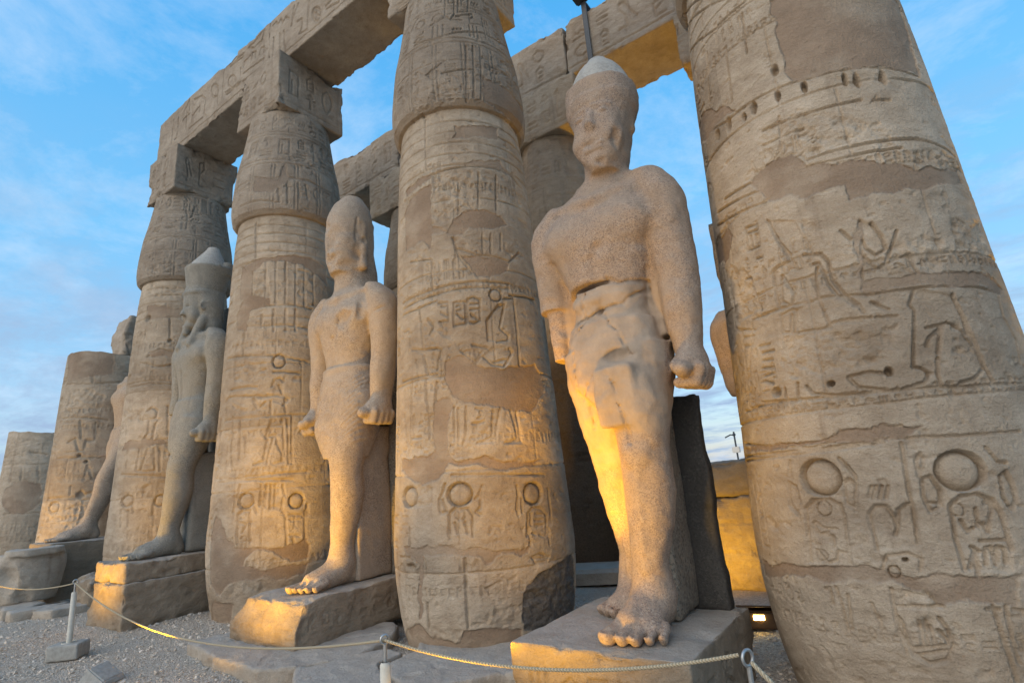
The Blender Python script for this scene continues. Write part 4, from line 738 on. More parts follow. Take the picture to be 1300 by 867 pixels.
# loose block on the broken column
def blk_warp(V):
    c = V.mean(0); t = (V[:, 2]-V[:, 2].min())/np.ptp(V[:, 2])
    V = V.copy(); V[:, 0] += -0.02*t; lean = sstep(0.45, 1, t)
    V[:, 1] = np.where(V[:, 1] < c[1], c[1]+(V[:, 1]-c[1])*(1-0.3*lean), V[:, 1]); return V
tag(stone_box('fallen_block', (-16.45, 5.2, 5.36), (-15.6, 6.1, 6.45), 0.035, M_STONE_TOP, None, 0.06, 0.025, 0.2, seed=77, warp=blk_warp), 'rough stone block left lying on top of the broken column', 'stone block')

# ------------------------------------------------------------------ architrave of the front row
YF = 5.1586
def arch_front(cv):
    for e in ARCH:
        cv.stroke([(e[j]/1000, e[j+1]/1000) for j in range(0, len(e), 2)], 0.024, 0.026)
    cv.stroke([(cv.a[0], 9.40), (cv.a[-1], 9.40)], 0.02, 0.02)
def arch_near(seed):
    def f(cv):
        glyph_band(cv, cv.a[0]+0.1, cv.a[-1]-0.1, 9.46, 10.3, 0.6, 0.026, 0.026, seed); cv.stroke([(cv.a[0], 9.40), (cv.a[-1], 9.40)], 0.02, 0.02)
    return f
BL_ = [(-12.92, -8.235, arch_front, 'inscribed architrave block at the left end of the front beam'),
       (-8.225, -4.195, arch_front, 'inscribed architrave block spanning to the middle column'),
       (-4.185, -0.17, arch_near(5), 'architrave block above the nearest statue, mostly above the picture')]
for k, (a, b, f, lab) in enumerate(BL_):
    o = stone_box('architrave_block', (a, YF-0.5275, 9.257), (b, YF+0.5275, 10.42), 0.0135 if k < 2 else 0.04, M_STONE_TOP, None, 0.022, 0.025, 0.09, {(1, -1): f, (2, -1): lambda cv: None}, seed=90+k)
    tag(o, lab, 'stone beam', 'architrave blocks of the front row')

# ------------------------------------------------------------------ second row
ROW2 = 'columns of the rear row'
YB = 9.1
XB = [-0.85, -4.86, -8.87, -12.88]
LB = ['column of the rear row behind the rightmost column', 'dark rear column seen between the middle column and the nearest statue',
      'rear column glimpsed in the gap right of the bald statue', 'rear column hidden behind the third column from the right']
for k, x in enumerate(XB):
    fa = math.degrees(math.atan2(-YB, -x))
    rt = build_column(None, (x, YB), fa, 0.03, 0.03, None, CAPTOP, 99, 0.03, 0.022, (M_STONE_BACK, M_STONE_BACK), 'stone_column', LB[k], ROW2, (0.9, 1.9, 3.0, 4.0, 5.0), seed=201+k*9, shade_top=3.7 if k == 1 else 0)
    sh = [c for c in rt.children if c.name.startswith('shaft')][0]
    a = 1.0
    stone_box('abacus', (x-a, YB-0.75, 8.185), (x+a, YB+0.75, 9.25), 0.025, M_STONE_BACK, rt, 0.02, 0.02, 0.09, {(1, -1): glyphs_face(61+k, 0.4, 0.16)}, seed=150+k, local=(x, YB, 0))
    V, F = [], []
    bs = 1.0 if k else 0.6
    pf = [(1.62*bs, 0.0), (1.62*bs, 0.16), (1.55*bs, 0.21), (0.8, 0.22)]
    th = np.linspace(0, 2*np.pi, 64, endpoint=False)
    P = np.concatenate([np.stack([r*np.cos(th), r*np.sin(th), np.full(64, z)+0.01*np.sin(th*5+k)], -1) for r, z in pf])
    mesh_np('base_disc', P, grid_faces(64, 4, True), M_PAVE, rt, False, {'plaster': np.zeros(len(P)), 'dark': np.zeros(len(P))})
for k in range(3):
    a, b = XB[k+1]+0.01+(0.85 if k == 0 else 0), XB[k]-0.01+(0.85 if k == 1 else 0)
    if k == 2: a = -13.4
    o = stone_box('architrave_block', (a, 8.45, 9.252), (b, 9.80, 10.5), 0.022, M_STONE_TOP if k else M_STONE_TOP, None, 0.03, 0.03, 0.12, {(1, -1): arch_near(15+k)}, seed=170+k)
    tag(o, ['rear architrave block with an orange lit soffit and a steel strap', 'rear architrave block seen between the middle column and its left neighbour', 'leftmost rear architrave block'][k], 'stone beam', 'architrave blocks of the rear row')

# ------------------------------------------------------------------ rear wall, far lamp mast
def ragged(V):
    V = V.copy(); t = V[:, 2] > 0.3
    V[:, 0] += 0.02*fbm(V[:, 2]*3, V[:, 1]*2, 0.1, 3, 8); return V
wl = thing('ruined_wall', 'low ruined stone wall at the back, lit deep orange', 'wall', (-2.6, 8.25, 0))
stone_box('wall', (-3.7, 8.0, -0.05), (-1.72, 8.45, 1.16), 0.025, M_STONE_BACK, wl, 0.05, 0.05, 0.12, {(1, -1): lambda cv: [cv.stroke([(cv.a[0], z), (cv.a[-1], z+0.02)], 0.02, 0.02) for z in (0.42, 0.80)]}, seed=301, local=(-2.6, 8.25, 0))
stone_box('coping_stone', (-3.5, 7.98, 1.155), (-2.42, 8.5, 1.56), 0.035, M_STONE_BACK, wl, 0.04, 0.05, 0.1, seed=305, local=(-2.6, 8.25, 0))
stone_box('coping_stone', (-2.40, 8.03, 1.155), (-1.74, 8.5, 1.63), 0.035, M_STONE_BACK, wl, 0.05, 0.06, 0.12, seed=307, local=(-2.6, 8.25, 0))

def lamp_mast():
    x, y = -14.6, 60.0
    r = thing('lamp_mast', 'thin grey lamp mast far behind the wall', 'lamp post', (x, y, 0))
    z0, zt = 0.0, 4.4
    V, F = tube_vf([(0, 0, z0), (0, 0, zt)], 0.09, 8); mesh_np('pole', V, F, M_DARKMETAL, r)
    V, F = tube_vf([(0.1, 0, 4.0), (-0.35, 0, 4.12), (-0.95, 0, 3.88)], 0.07, 8); mesh_np('arm', V, F, M_DARKMETAL, r)
    bm = bmesh.new(); bmesh.ops.create_cube(bm, size=1); bmesh.ops.scale(bm, vec=(0.75, 0.4, 0.6), verts=bm.verts); bmesh.ops.translate(bm, vec=(0.02, -0.2, 2.55), verts=bm.verts)
    bmesh.ops.bevel(bm, geom=bm.edges[:], offset=0.05, segments=2, affect='EDGES')
    me = bpy.data.meshes.new('control_box'); bm.to_mesh(me); bm.free(); me.materials.append(M_STEEL); o = bpy.data.objects.new('control_box', me); COL.objects.link(o); o.parent = r
    bm = bmesh.new(); bmesh.ops.create_uvsphere(bm, u_segments=12, v_segments=8, radius=0.17); bmesh.ops.translate(bm, vec=(0, 0, 4.1), verts=bm.verts)
    me = bpy.data.meshes.new('lamp_head'); bm.to_mesh(me); bm.free(); me.materials.append(M_DARKMETAL); o = bpy.data.objects.new('lamp_head', me); COL.objects.link(o); o.parent = r
lamp_mast()

# steel strap with a small lamp on the rear beam
def strap():
    x, y = -3.47, 8.45
    r = thing('steel_strap', 'grey steel strap with a small floodlight on the rear beam', 'bracket', (x, y, 9.25))
    def bx(nm, lo, hi, m):
        bm = bmesh.new(); bmesh.ops.create_cube(bm, size=1)
        lo, hi = Vector(lo), Vector(hi)
        bmesh.ops.scale(bm, vec=hi-lo, verts=bm.verts); bmesh.ops.translate(bm, vec=(lo+hi)/2, verts=bm.verts)
        bmesh.ops.bevel(bm, geom=bm.edges[:], offset=min(hi-lo)*0.15, segments=2, affect='EDGES')
        me = bpy.data.meshes.new(nm); bm.to_mesh(me); bm.free(); me.materials.append(m); o = bpy.data.objects.new(nm, me); COL.objects.link(o); o.parent = r; return o
    bx('upright', (-0.05, -0.06, -0.06), (0.05, -0.035, 1.42), M_DARKMETAL)
    bx('top_bar', (-0.05, -0.055, 1.37), (0.05, 0.5, 1.42), M_DARKMETAL)
    bx('floodlight_head', (-0.16, -0.25, 1.42), (0.1, 0.02, 1.62), M_DARKMETAL)
strap()

# broken statue standing behind the right column
def rear_statue():
    ox, oy = -1.38, 8.05
    r = thing('broken_statue', 'broken pale statue half hidden behind the rightmost column', 'statue', (ox, oy, 0))
    f = Field((-0.95, -0.6, 1.6), (0.8, 0.75, 4.6), 0.035)
    f.loft([(1.7, 0, 0, .36, .3), (2.4, 0, 0, .36, .28), (3.0, 0, 0, .45, .3), (3.6, 0, 0, .5, .28), (3.85, 0, 0, .3, .22)], 0.05)
    f.loft([(2.5, -.42, -.05, .07, .08), (2.62, -.44, -.04, .12, .13), (3.0, -.47, 0, .14, .15), (3.4, -.50, 0, .17, .17), (3.62, -.48, 0, .15, .15), (3.74, -.42, 0, .08, .08)], 0.05)
    f.cone((0, 0, 3.7), (0.02, 0, 4.05), .2, .22, 0.06); f.ell((0.0, -.05, 4.2), (.24, .28, .3), 0.05)
    f.rough(0.03, 5, 3); V, F = f.mesh(); mesh_np('body', V, F, M_GRAN2, r)
    stone_box('back_pillar', (ox-0.52, oy+0.38, 0), (ox+0.45, oy+0.75, 5.3), 0.08, M_WEB, r, 0.02, 0.03, 0.1, seed=411, local=(ox, oy, 0))
    stone_box('leg', (ox-0.3, oy-0.3, 0.4), (ox+0.3, oy+0.3, 1.75), 0.06, M_GRAN2, r, 0.04, 0.2, 0.02, seed=413, local=(ox, oy, 0))
    stone_box('plinth', (ox-0.15, oy-0.5, -0.05), (ox+0.5, oy+0.75, 0.42), 0.06, M_PED, r, 0.02, 0.04, 0.06, seed=412, local=(ox, oy, 0))

# ------------------------------------------------------------------ statues
def foot(f, cx, heel, toe, ank, inner, wid=1.0, tb=1.0):
    """heel / toe are y positions (toe is smaller = towards the court); inner = +1 when the big toe lies towards +x"""
    L = heel-toe
    f.cone((cx, heel-.11, .11), (cx, heel-.16, .24), .125, .13, 0.05)
    f.cone((ank[0], ank[1], ank[2]), (cx, heel-.30*L, .20), .13, .145, 0.06)
    f.cone((cx, heel-.30*L, .19), (cx+.05*inner, toe+.30*L, .10), .145, .105, 0.06)
    f.cone((cx, heel-.30*L, .13), (cx-.08*inner*wid, toe+.32*L, .075), .12, .085, 0.06)
    xs = [v*(0.3+0.7*tb) for v in (.12, .03, -.045, -.115, -.18)]; tip = [0.0, .01, .03, .065, .11]; rr = [v*tb*.86 for v in (.062, .046, .044, .042, .040)]
    for j in range(5):
        x = cx+xs[j]*inner*wid
        f.cone((cx+xs[j]*0.8*inner*wid, toe+.33*L+tip[j]*.4, .085), (x, toe+rr[j]+tip[j], .050), rr[j]*1.0, rr[j]*.95, 0.012)
        f.ell((x, toe+rr[j]*1.0+tip[j]-.012, .07), (rr[j]*0.95, rr[j]*1.05, rr[j]*0.8), 0.008)
        f.ell((x, toe+rr[j]*.75+tip[j], .050+rr[j]*1.02), (rr[j]*.62, rr[j]*.7, .016), 0.004, 'sub')

def fist(f, cx, cy, cz, out):
    f.ell((cx, cy, cz), (.135, .20, .15), 0.06)
    for j in range(4):
        y = cy-.135+.088*j; rr = .052-.003*abs(j-1)
        f.cone((cx+.095*out, y, cz-.04), (cx+.055*out, y, cz-.145), rr, rr, 0.015)
        f.cone((cx+.055*out, y, cz-.145), (cx-.075*out, y+.005, cz-.135), rr, rr*0.92, 0.015)
    f.cone((cx-.10*out, cy-.02, cz+.04), (cx-.055*out, cy-.205, cz-.02), .052, .045, 0.03)
    f.cone((cx-.055*out, cy-.205, cz-.02), (cx+.03*out, cy-.215, cz-.045), .045, .04, 0.02)
    f.cone((cx-.01*out, cy-.24, cz-.05), (cx-.01*out, cy+.22, cz-.05), .062, .062, 0.01)

def face(f, cx, cy, z0, s, worn=0.0):
    """z0 = chin height, cy = centre depth of the head"""
    m = 1-worn
    f.ell((cx, cy-.20*s, z0+.40*s), (.20*s, .10*s, .24*s), 0.05)            # face mask
    f.ell((cx, cy-.235*s, z0+.05*s), (.09*s, .08*s, .07*s), 0.05)           # chin
    for q in (-1, 1):
        f.ell((cx+q*.145*s, cy-.20*s, z0+.24*s), (.08*s, .09*s, .11*s), 0.05)   # cheeks
        if m > 0.2:
            f.ell((cx+q*.095*s, cy-.325*s, z0+.43*s), (.06*s, .05*s, .032*s), 0.02, 'sub')
            f.ell((cx+q*.095*s, cy-.285*s, z0+.425*s), (.052*s, .035*s, .024*s), 0.01)
            f.cone((cx+q*.04*s, cy-.305*s, z0+.485*s), (cx+q*.16*s, cy-.27*s, z0+.48*s), .018*s, .012*s, 0.02)
    if m > 0.2:
        f.cone((cx, cy-.30*s, z0+.46*s), (cx, cy-.355*s*(1-.1*worn), z0+.28*s), .026*s, .05*s, 0.02)
        f.ell((cx, cy-.315*s, z0+.265*s), (.06*s, .04*s, .026*s), 0.02)
        f.cone((cx-.075*s, cy-.285*s, z0+.185*s), (cx+.075*s, cy-.285*s, z0+.185*s), .022*s, .022*s, 0.015)
        f.cone((cx-.06*s, cy-.28*s, z0+.145*s), (cx+.06*s, cy-.28*s, z0+.145*s), .024*s, .024*s, 0.015)
        f.box((cx-.08*s, cy-.36*s, z0+.162*s), (cx+.08*s, cy-.295*s, z0+.168*s), 0.002, 0.006, 'sub')

def ear(f, x, y, z, s, q):
    f.ell((x, y, z), (.045*s, .075*s, .125*s), 0.015)
    f.ell((x+q*.035*s, y-.01*s, z+.02*s), (.028*s, .04*s, .075*s), 0.012, 'sub')

def legs(f, walk=1.0, hx=0.22, right=True, ankx=0.12, rt=None, stride=0.0):
    sy = lambda z: -stride*max(0.0, 1-z/2.05)
    # left leg (viewer's right) strides forward
    f.loft([(a_, b_, c_+sy(a_), d_, e_) for a_, b_, c_, d_, e_ in [(.22, ankx, -.17, .135, .15), (.42, ankx+.01, -.17, .125, .15), (.7, .16, -.155, .165, .19), (.98, .185, -.15, .195, .215), (1.2, .195, -.19, .19, .20), (1.36, .20, -.20, .205, .215), (1.55, .205, -.15, .23, .24), (1.9, .21, -.06, .27, .29), (2.15, .19, 0, .29, .31)]], 0.05, 2.1)
    if rt: f.loft(rt, 0.008, 2.1)
    elif right:
        f.loft([(.22, -.19, .27, .135, .15), (.42, -.19, .26, .125, .145), (.7, -.205, .24, .16, .18), (.98, -.215, .2, .19, .205), (1.2, -.215, .13, .185, .19), (1.36, -.215, .11, .2, .21), (1.55, -.225, .09, .225, .235), (1.9, -.235, .04, .27, .29), (2.15, -.22, 0, .29, .3)], 0.05, 2.1)

def torso(f, w=1.0, d=1.0):
    f.loft([(1.85, 0, 0, .44, .30), (2.05, 0, 0, .465*w, .33*d), (2.3, 0, 0, .405*w, .295*d), (2.5, 0, 0, .35*w, .26*d), (2.7, 0, 0, .375*w, .265*d), (2.95, 0, -.01, .46*w, .285*d), (3.2, 0, -.02, .53*w, .31*d), (3.4, 0, 0, .56*w, .285*d), (3.56, 0, .02, .48*w, .235*d), (3.68, .02, .03, .30, .19), (3.76, .03, .03, .2, .17)], 0.06, 2.3)
    for q in (-1, 1):
        f.ell((q*.25, -.165*d, 3.24), (.28, .125, .17), 0.10)                  # chest
        f.cone((q*.06, -.24, 3.52), (q*.5, -.05, 3.6), .05, .05, 0.08)       # collar bones
    f.ell((0, -.27*d, 2.47), (.035, .05, .045), 0.02, 'sub')                  # navel
    f.cone((0, -.30*d, 2.95), (0, -.275*d, 2.55), .02, .02, 0.05, 'sub')

def arm(f, q, cut=None, wrist=2.02):
    t = [(wrist-.05, q*.64, -.03, .115, .13), (wrist+.15, q*.64, -.02, .125, .145), (2.4, q*.65, .0, .155, .175), (2.62, q*.655, .03, .16, .175), (2.9, q*.66, .04, .18, .195), (3.25, q*.66, .03, .20, .215), (3.45, q*.64, .02, .195, .205), (3.6, q*.57, .02, .15, .16), (3.68, q*.46, .02, .08, .12)]
    if cut: t = [(cut, q*.655, .02, .155, .175)]+[r for r in t if r[0] > cut+.05]
    f.loft(t, 0.045, 2.1)

def pleats(f, z0, z1, slope, amp, per, ymax=0.05):
    x, y, z = f.ax[0][:, None, None], f.ax[1][None, :, None], f.ax[2][None, None, :]
    near = (np.abs(f.F) < 0.1) & (z > z0) & (z < z1) & (y < ymax) & (np.abs(x) < 0.46)
    I = np.nonzero(near)
    X, Z = f.ax[0][I[0]], f.ax[2][I[2]]
    f.F[I] += (amp*np.sin((X*slope+Z)*2*np.pi/per)*sstep(z0, z0+.1, Z)*(1-sstep(z1-.1, z1, Z))).astype(np.float32)

STAT = 'colossal standing statues between the columns'
def statue(label, ox, oy, oz, sc, build, mat, h=0.02, ztop=5.0, extra=None, ymin=-1.2, clean=None):
    r = thing('colossal_statue', label, 'statue', (ox, oy, oz), STAT)
    f = Field((-0.98, ymin, -0.02), (0.98, 0.72, ztop), h)
    build(f)
    V, F = f.mesh(); V = V*sc
    if extra: V[:, 2] = np.interp(V[:, 2], extra[0], extra[1])
    mesh_np('body', V, F, mat, r, True, {'clean': clean(V[:, 0], V[:, 1], V[:, 2]) if clean else np.zeros(len(V))})
    return r

# --- nearest statue
def s1(f):
    legs(f, ankx=0.11, rt=[(.22, -.16, .27, .165, .15), (.42, -.155, .26, .155, .145), (.7, -.16, .24, .20, .18), (.98, -.165, .2, .24, .205), (1.2, -.165, .13, .24, .20), (1.36, -.17, .10, .25, .22), (1.55, -.185, .06, .265, .26), (1.9, -.215, .03, .275, .30), (2.15, -.20, 0, .28, .3)]); torso(f, 0.95, 1.0)
    f.box((-.22, .06, .02), (.2, .36, 1.5), .05, .01)
    f.ell((.20, -.375, 1.27), (.10, .05, .11), .05); f.cone((.19, -.355, 1.12), (.13, -.315, .42), .02, .02, .05)
    foot(f, .13, .02, -.80, (.12, -.16, .34), -1, 1.15, 1.08); foot(f, -.20, .44, -.20, (-.2, .27, .34), 1, 1.1, 1.05)
    # kilt
    f.loft([(1.60, 0.16, -.16, .24, .24), (1.75, .08, -.10, .35, .32), (2.0, 0, -.03, .435, .345), (2.3, 0, 0, .405, .31), (2.38, 0, 0, .38, .28)], 0.03, 2.5)
    f.box((-.05, -.46, 1.46), (.29, -.1, 1.96), .04, .04, 'add', (.03, 6)); f.ell((.27, -.24, 1.6), (.15, .2, .35), .06)
    f.ell((.16, -.46, 2.035), (.27, .16, .075), 0.01, 'sub', None, (.05, 7))
    f.cone((.0, -.43, 1.95), (-.2, -.38, 1.45), .012, .010, 0.01, 'sub')
    for sgn in (-1, 1): f.loft([(2.2, sgn*.46, .06, .14, .10), (3.2, sgn*.48, .06, .14, .12)], 0.03)    # stone left between arm and body
    f.loft([(1.97, .62, -.03, .115, .13), (2.17, .62, -.02, .125, .145), (2.4, .615, .0, .155, .175), (2.62, .61, .03, .165, .175), (2.9, .60, .04, .185, .195), (3.25, .585, .03, .20, .215), (3.5, .57, .02, .19, .205), (3.64, .52, .02, .15, .16), (3.71, .43, .02, .08, .12)], .045, 2.1)
    f.loft([(2.64, -.575, .02, .15, .17), (2.9, -.58, .04, .17, .19), (3.25, -.58, .03, .19, .21), (3.45, -.565, .02, .18, .2), (3.57, -.51, .02, .14, .16), (3.65, -.42, .02, .08, .12)], .045, 2.1)
    f.loft([(2.16, -.54, .06, .085, .16), (2.4, -.55, .07, .10, .17), (2.7, -.56, .06, .115, .16)], 0.02, 2.6)
    fist(f, .64, -.08, 1.90, 1)
    # torso damage: the belly has split off under the chest
    f.ell((-.10, -.44, 2.56), (.36, .19, .15), 0.012, 'sub', None, (.05, 5))
    f.ell((-.02, -.185, 2.58), (.27, .10, .10), .03, 'add', None, (.03, 8))
    f.ell((-.16, -.26, 2.715), (.26, .16, .032), 0.006, 'sub', None, (.03, 7)); f.ell((-.33, -.20, 2.68), (.10, .14, .045), 0.006, 'sub')
    f.crack([(.08, 2.74), (.20, 2.68), (.36, 2.70)], .022)
    f.crack([(-.38, 2.36), (-.18, 2.44), (.0, 2.47), (.2, 2.50), (.36, 2.62)], .020); f.crack([(-.14, 2.45), (-.17, 2.6), (-.13, 2.68)], .014)
    f.crack([(-.40, 2.28), (-.2, 2.34), (-.1, 2.42)], .016); f.crack([(-.22, 2.38), (-.27, 2.1), (-.27, 1.75)], .015); f.crack([(.05, 2.42), (.14, 2.25), (.25, 2.05)], .013)
    f.crack([(.10, 1.86), (.17, 1.6), (.20, 1.36)], .018); f.crack([(-.08, 1.9), (-.2, 1.75), (-.24, 1.5)], .014)
    f.ell((.70, -.20, 2.62), (.10, .07, .05), 0.02, 'sub'); f.ell((.05, -.33, 3.02), (.06, .06, .05), .03, 'sub', None, (.03, 9))
    # neck, head, headdress
    f.cone((.07, .02, 3.5), (.13, .0, 3.95), .215, .20, 0.07)
    f.cone((.20, .03, 3.68), (.52, .03, 3.62), .11, .13, .10); f.cone((-.06, .03, 3.70), (-.44, .03, 3.56), .10, .10, .09)
    cx = .155
    f.loft([(3.76, cx, -.13, .13, .14), (3.88, cx, -.08, .175, .22), (4.1, cx, -.04, .225, .28), (4.32, cx, -.01, .275, .31), (4.48, cx, .01, .33, .335), (4.62, cx, .02, .345, .35), (4.70, cx, .02, .33, .335)], 0.05, 2.2)
    f.ell((cx, -.20, 4.12), (.215, .13, .34), 0.05); f.ell((cx, -.25, 3.83), (.085, .075, .07), 0.05)
    for q in (-1, 1):
        f.ell((cx+q*.15, -.20, 4.08), (.08, .10, .12), .05)
        f.ell((cx+q*.105, -.345, 4.30), (.065, .05, .04), .02, 'sub'); f.ell((cx+q*.105, -.295, 4.295), (.058, .03, .024), .006)
        f.cone((cx+q*.04, -.325, 4.37), (cx+q*.19, -.265, 4.355), .017, .011, .012)
    f.cone((cx, -.31, 4.33), (cx, -.345, 4.16), .024, .05, .02); f.ell((cx-.01, -.41, 4.13), (.09, .05, .06), .02, 'sub', None, (.03, 9))
    f.cone((cx-.085, -.315, 3.985), (cx+.085, -.315, 3.985), .022, .022, .012); f.cone((cx-.07, -.31, 3.945), (cx+.07, -.31, 3.945), .022, .022, .012); f.box((cx-.09, -.37, 3.962), (cx+.09, -.325, 3.968), .002, .004, 'sub')
    f.ell((cx-.06, -.36, 4.0), (.10, .05, .04), .02, 'sub', None, (.03, 8)); f.ell((cx+.06, -.33, 3.82), (.11, .07, .055), 0.02, 'sub', None, (.06, 7)); f.ell((cx+.20, -.25, 4.0), (.06, .05, .08), .04, 'sub', None, (.03, 8))
    f.ell((cx+.245, .05, 4.26), (.03, .05, .09), .02)
    f.loft([(4.43, cx, .005, .305, .322), (4.47, cx, .006, .326, .34), (4.52, cx, .01, .336, .345)], .03, 2.2, 'add', 0.03)
    f.rough(0.012, 3.5, 4, 4); f.rough(0.009, 14, 9, 3)
    f.rough(0.014, 11, 21, 4, lambda X, Y, Z: sstep(3.7, 3.85, Z)*(1-sstep(4.3, 4.5, Z))*(Y < -.1))
    f.rough(0.007, 9, 23, 4, lambda X, Y, Z: sstep(1.3, 1.6, Z)*(1-sstep(2.55, 2.7, Z)))
X1, Y1, Z1 = -1.91, 4.36, 0.49
st1 = statue('nearest colossal statue, speckled granite, with a split belly and a plain grey crown top', X1, Y1, Z1, 1.0, s1, M_GRAN1, 0.0145, 4.9, None, -0.95, lambda x, y, z: sstep(1.42, 1.5, z+0.12*fbm(x*3, y*3, z*3, 3, 5)+0.25*(x < -0.02))*(1-sstep(2.64, 2.72, z+0.10*fbm(x*4, y*4, 1.0, 3, 8)))*(np.abs(x) < 0.46)*0.9)
def crown_dome(par, cx, cy, z0, tab, mat, name='crown', h=0.02, extra=None):
    f = Field((cx-.6, cy-.6, z0-.1), (cx+.6, cy+.6, tab[-1][0]+.15), h); f.loft(tab, 0.03, 2.05)
    if extra: extra(f)
    f.rough(0.006, 5, 3); V, F = f.mesh(); return mesh_np(name, V, F, mat, par)
crown_dome(st1, .16, .02, 4.62, [(4.64, .16, .02, .315, .325), (4.76, .16, .03, .29, .30), (4.92, .16, .03, .23, .235), (5.03, .16, .03, .145, .145), (5.09, .16, .03, .07, .07)], M_CAPSTONE)
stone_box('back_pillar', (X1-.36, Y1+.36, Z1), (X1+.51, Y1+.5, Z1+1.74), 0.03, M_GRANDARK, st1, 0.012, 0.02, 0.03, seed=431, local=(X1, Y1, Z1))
stone_box('web', (X1+.08, Y1-.12, Z1+.02), (X1+.28, Y1+.37, Z1+2.0), 0.03, M_WEB, st1, 0.012, 0.03, 0.02, seed=433, local=(X1, Y1, Z1))

# --- second statue: bald worn head
def s2(f):
    legs(f, stride=.10); torso(f, 1.0, 1.02)
    foot(f, .13, -.03, -.90, (.14, -.25, .34), -1, 1.15); foot(f, -.2, .44, -.1, (-.19, .27, .34), 1, 1.0)
    f.loft([(1.36, 0.12, -.17, .26, .26), (1.55, 0.06, -.12, .36, .33), (1.8, 0, -.06, .45, .36), (2.1, 0, -.02, .475, .34), (2.4, 0, 0, .425, .305), (2.52, 0, 0, .39, .275)], 0.03, 2.5)
    f.cone((-.30, -.18, 1.60), (.0, -.34, 1.95), .012, .012, .01, 'sub')
    f.ell((-.33, -.22, 1.75), (.10, .16, .20), .03, 'sub', None, (.04, 6))
    pleats(f, 1.45, 2.45, -1.2, 0.008, 0.075)
    f.loft([(2.46, 0, 0, .418, .298), (2.55, 0, 0, .41, .292)], 0.01, 2.3)          # belt
    arm(f, 1); arm(f, -1); fist(f, .645, -.08, 1.90, 1); fist(f, -.645, -.08, 1.90, -1)
    f.ell((.27, -.40, 3.14), (.22, .125, .28), 0.01, 'sub', Matrix.Rotation(0.6, 3, 'Y'), (.05, 6)); f.ell((.50, -.25, 3.30), (.07, .08, .22), .01, 'sub', None, (.06, 7))
    f.crack([(.02, 3.42), (.12, 3.2), (.1, 3.0)], .014)
    f.cone((.60, -.25, 3.15), (.9, -.05, 3.28), .012, .012, .01, 'sub')
    f.cone((.0, .04, 3.55), (.02, .02, 4.05), .25, .235, 0.08)
    f.loft([(3.92, .0, -.10, .17, .20), (4.1, .0, -.07, .235, .27), (4.35, .0, -.04, .275, .315), (4.6, .0, -.02, .30, .335), (4.85, .0, .0, .30, .33), (5.05, .0, .02, .265, .29), (5.2, .0, .04, .20, .22), (5.29, .0, .05, .11, .13)], 0.06, 2.1, 'add', 0.1)
    f.cone((.285, -.10, 4.8), (.265, -.12, 4.2), .02, .018, .015, 'sub'); f.cone((.27, .02, 4.7), (.29, .0, 4.0), .05, .06, .03); f.ell((-.16, -.36, 4.72), (.12, .07, .10), .03, 'sub', None, (.05, 6))
    for q in (-.14, -.05, .06): f.cone((q, -.345, 4.5), (q*.8, -.315, 4.12), .008, .014, .02, 'sub')
    f.ell((.05, -.37, 4.45), (.12, .05, .22), .05, 'sub'); ear(f, .275, .02, 4.42, .8, 1); f.ell((0, -.37, 4.12), (.16, .08, .07), .05, 'sub', None, (.04, 6))
    f.loft([(3.45, .02, .22, .27, .2), (3.9, .01, .18, .25, .22), (4.3, 0, .12, .26, .22), (4.8, 0, .08, .25, .24)], .08)
    f.rough(0.014, 3.5, 34, 4); f.rough(0.007, 13, 39, 3)
    f.rough(0.022, 9, 51, 4, lambda X, Y, Z: sstep(3.85, 4.0, Z)*(1-sstep(4.5, 4.7, Z))*(Y < 0.05))
X2, Y2, Z2 = -6.02, 4.72, 0.55
st2 = statue('bald worn statue, left breast chipped, both fists lit yellow beside the middle column', X2, Y2, Z2, 1.0, s2, M_GRAN2, 0.02, 5.4, ([-1, .3, 1.5, 3.7, 3.95, 5.4], [-1, .3, 1.66, 3.84, 4.08, 5.4]))
stone_box('back_pillar', (X2-.34, Y2+.40, Z2), (X2+.42, Y2+.75, Z2+3.3), 0.05, M_WEB, st2, 0.02, 0.03, 0.04, seed=441, local=(X2, Y2, Z2))
stone_box('web', (X2-.14, Y2-.14, Z2+.02), (X2+.30, Y2+.41, Z2+1.9), 0.035, M_GRAN2, st2, 0.02, 0.03, 0.03, seed=443, local=(X2, Y2, Z2))

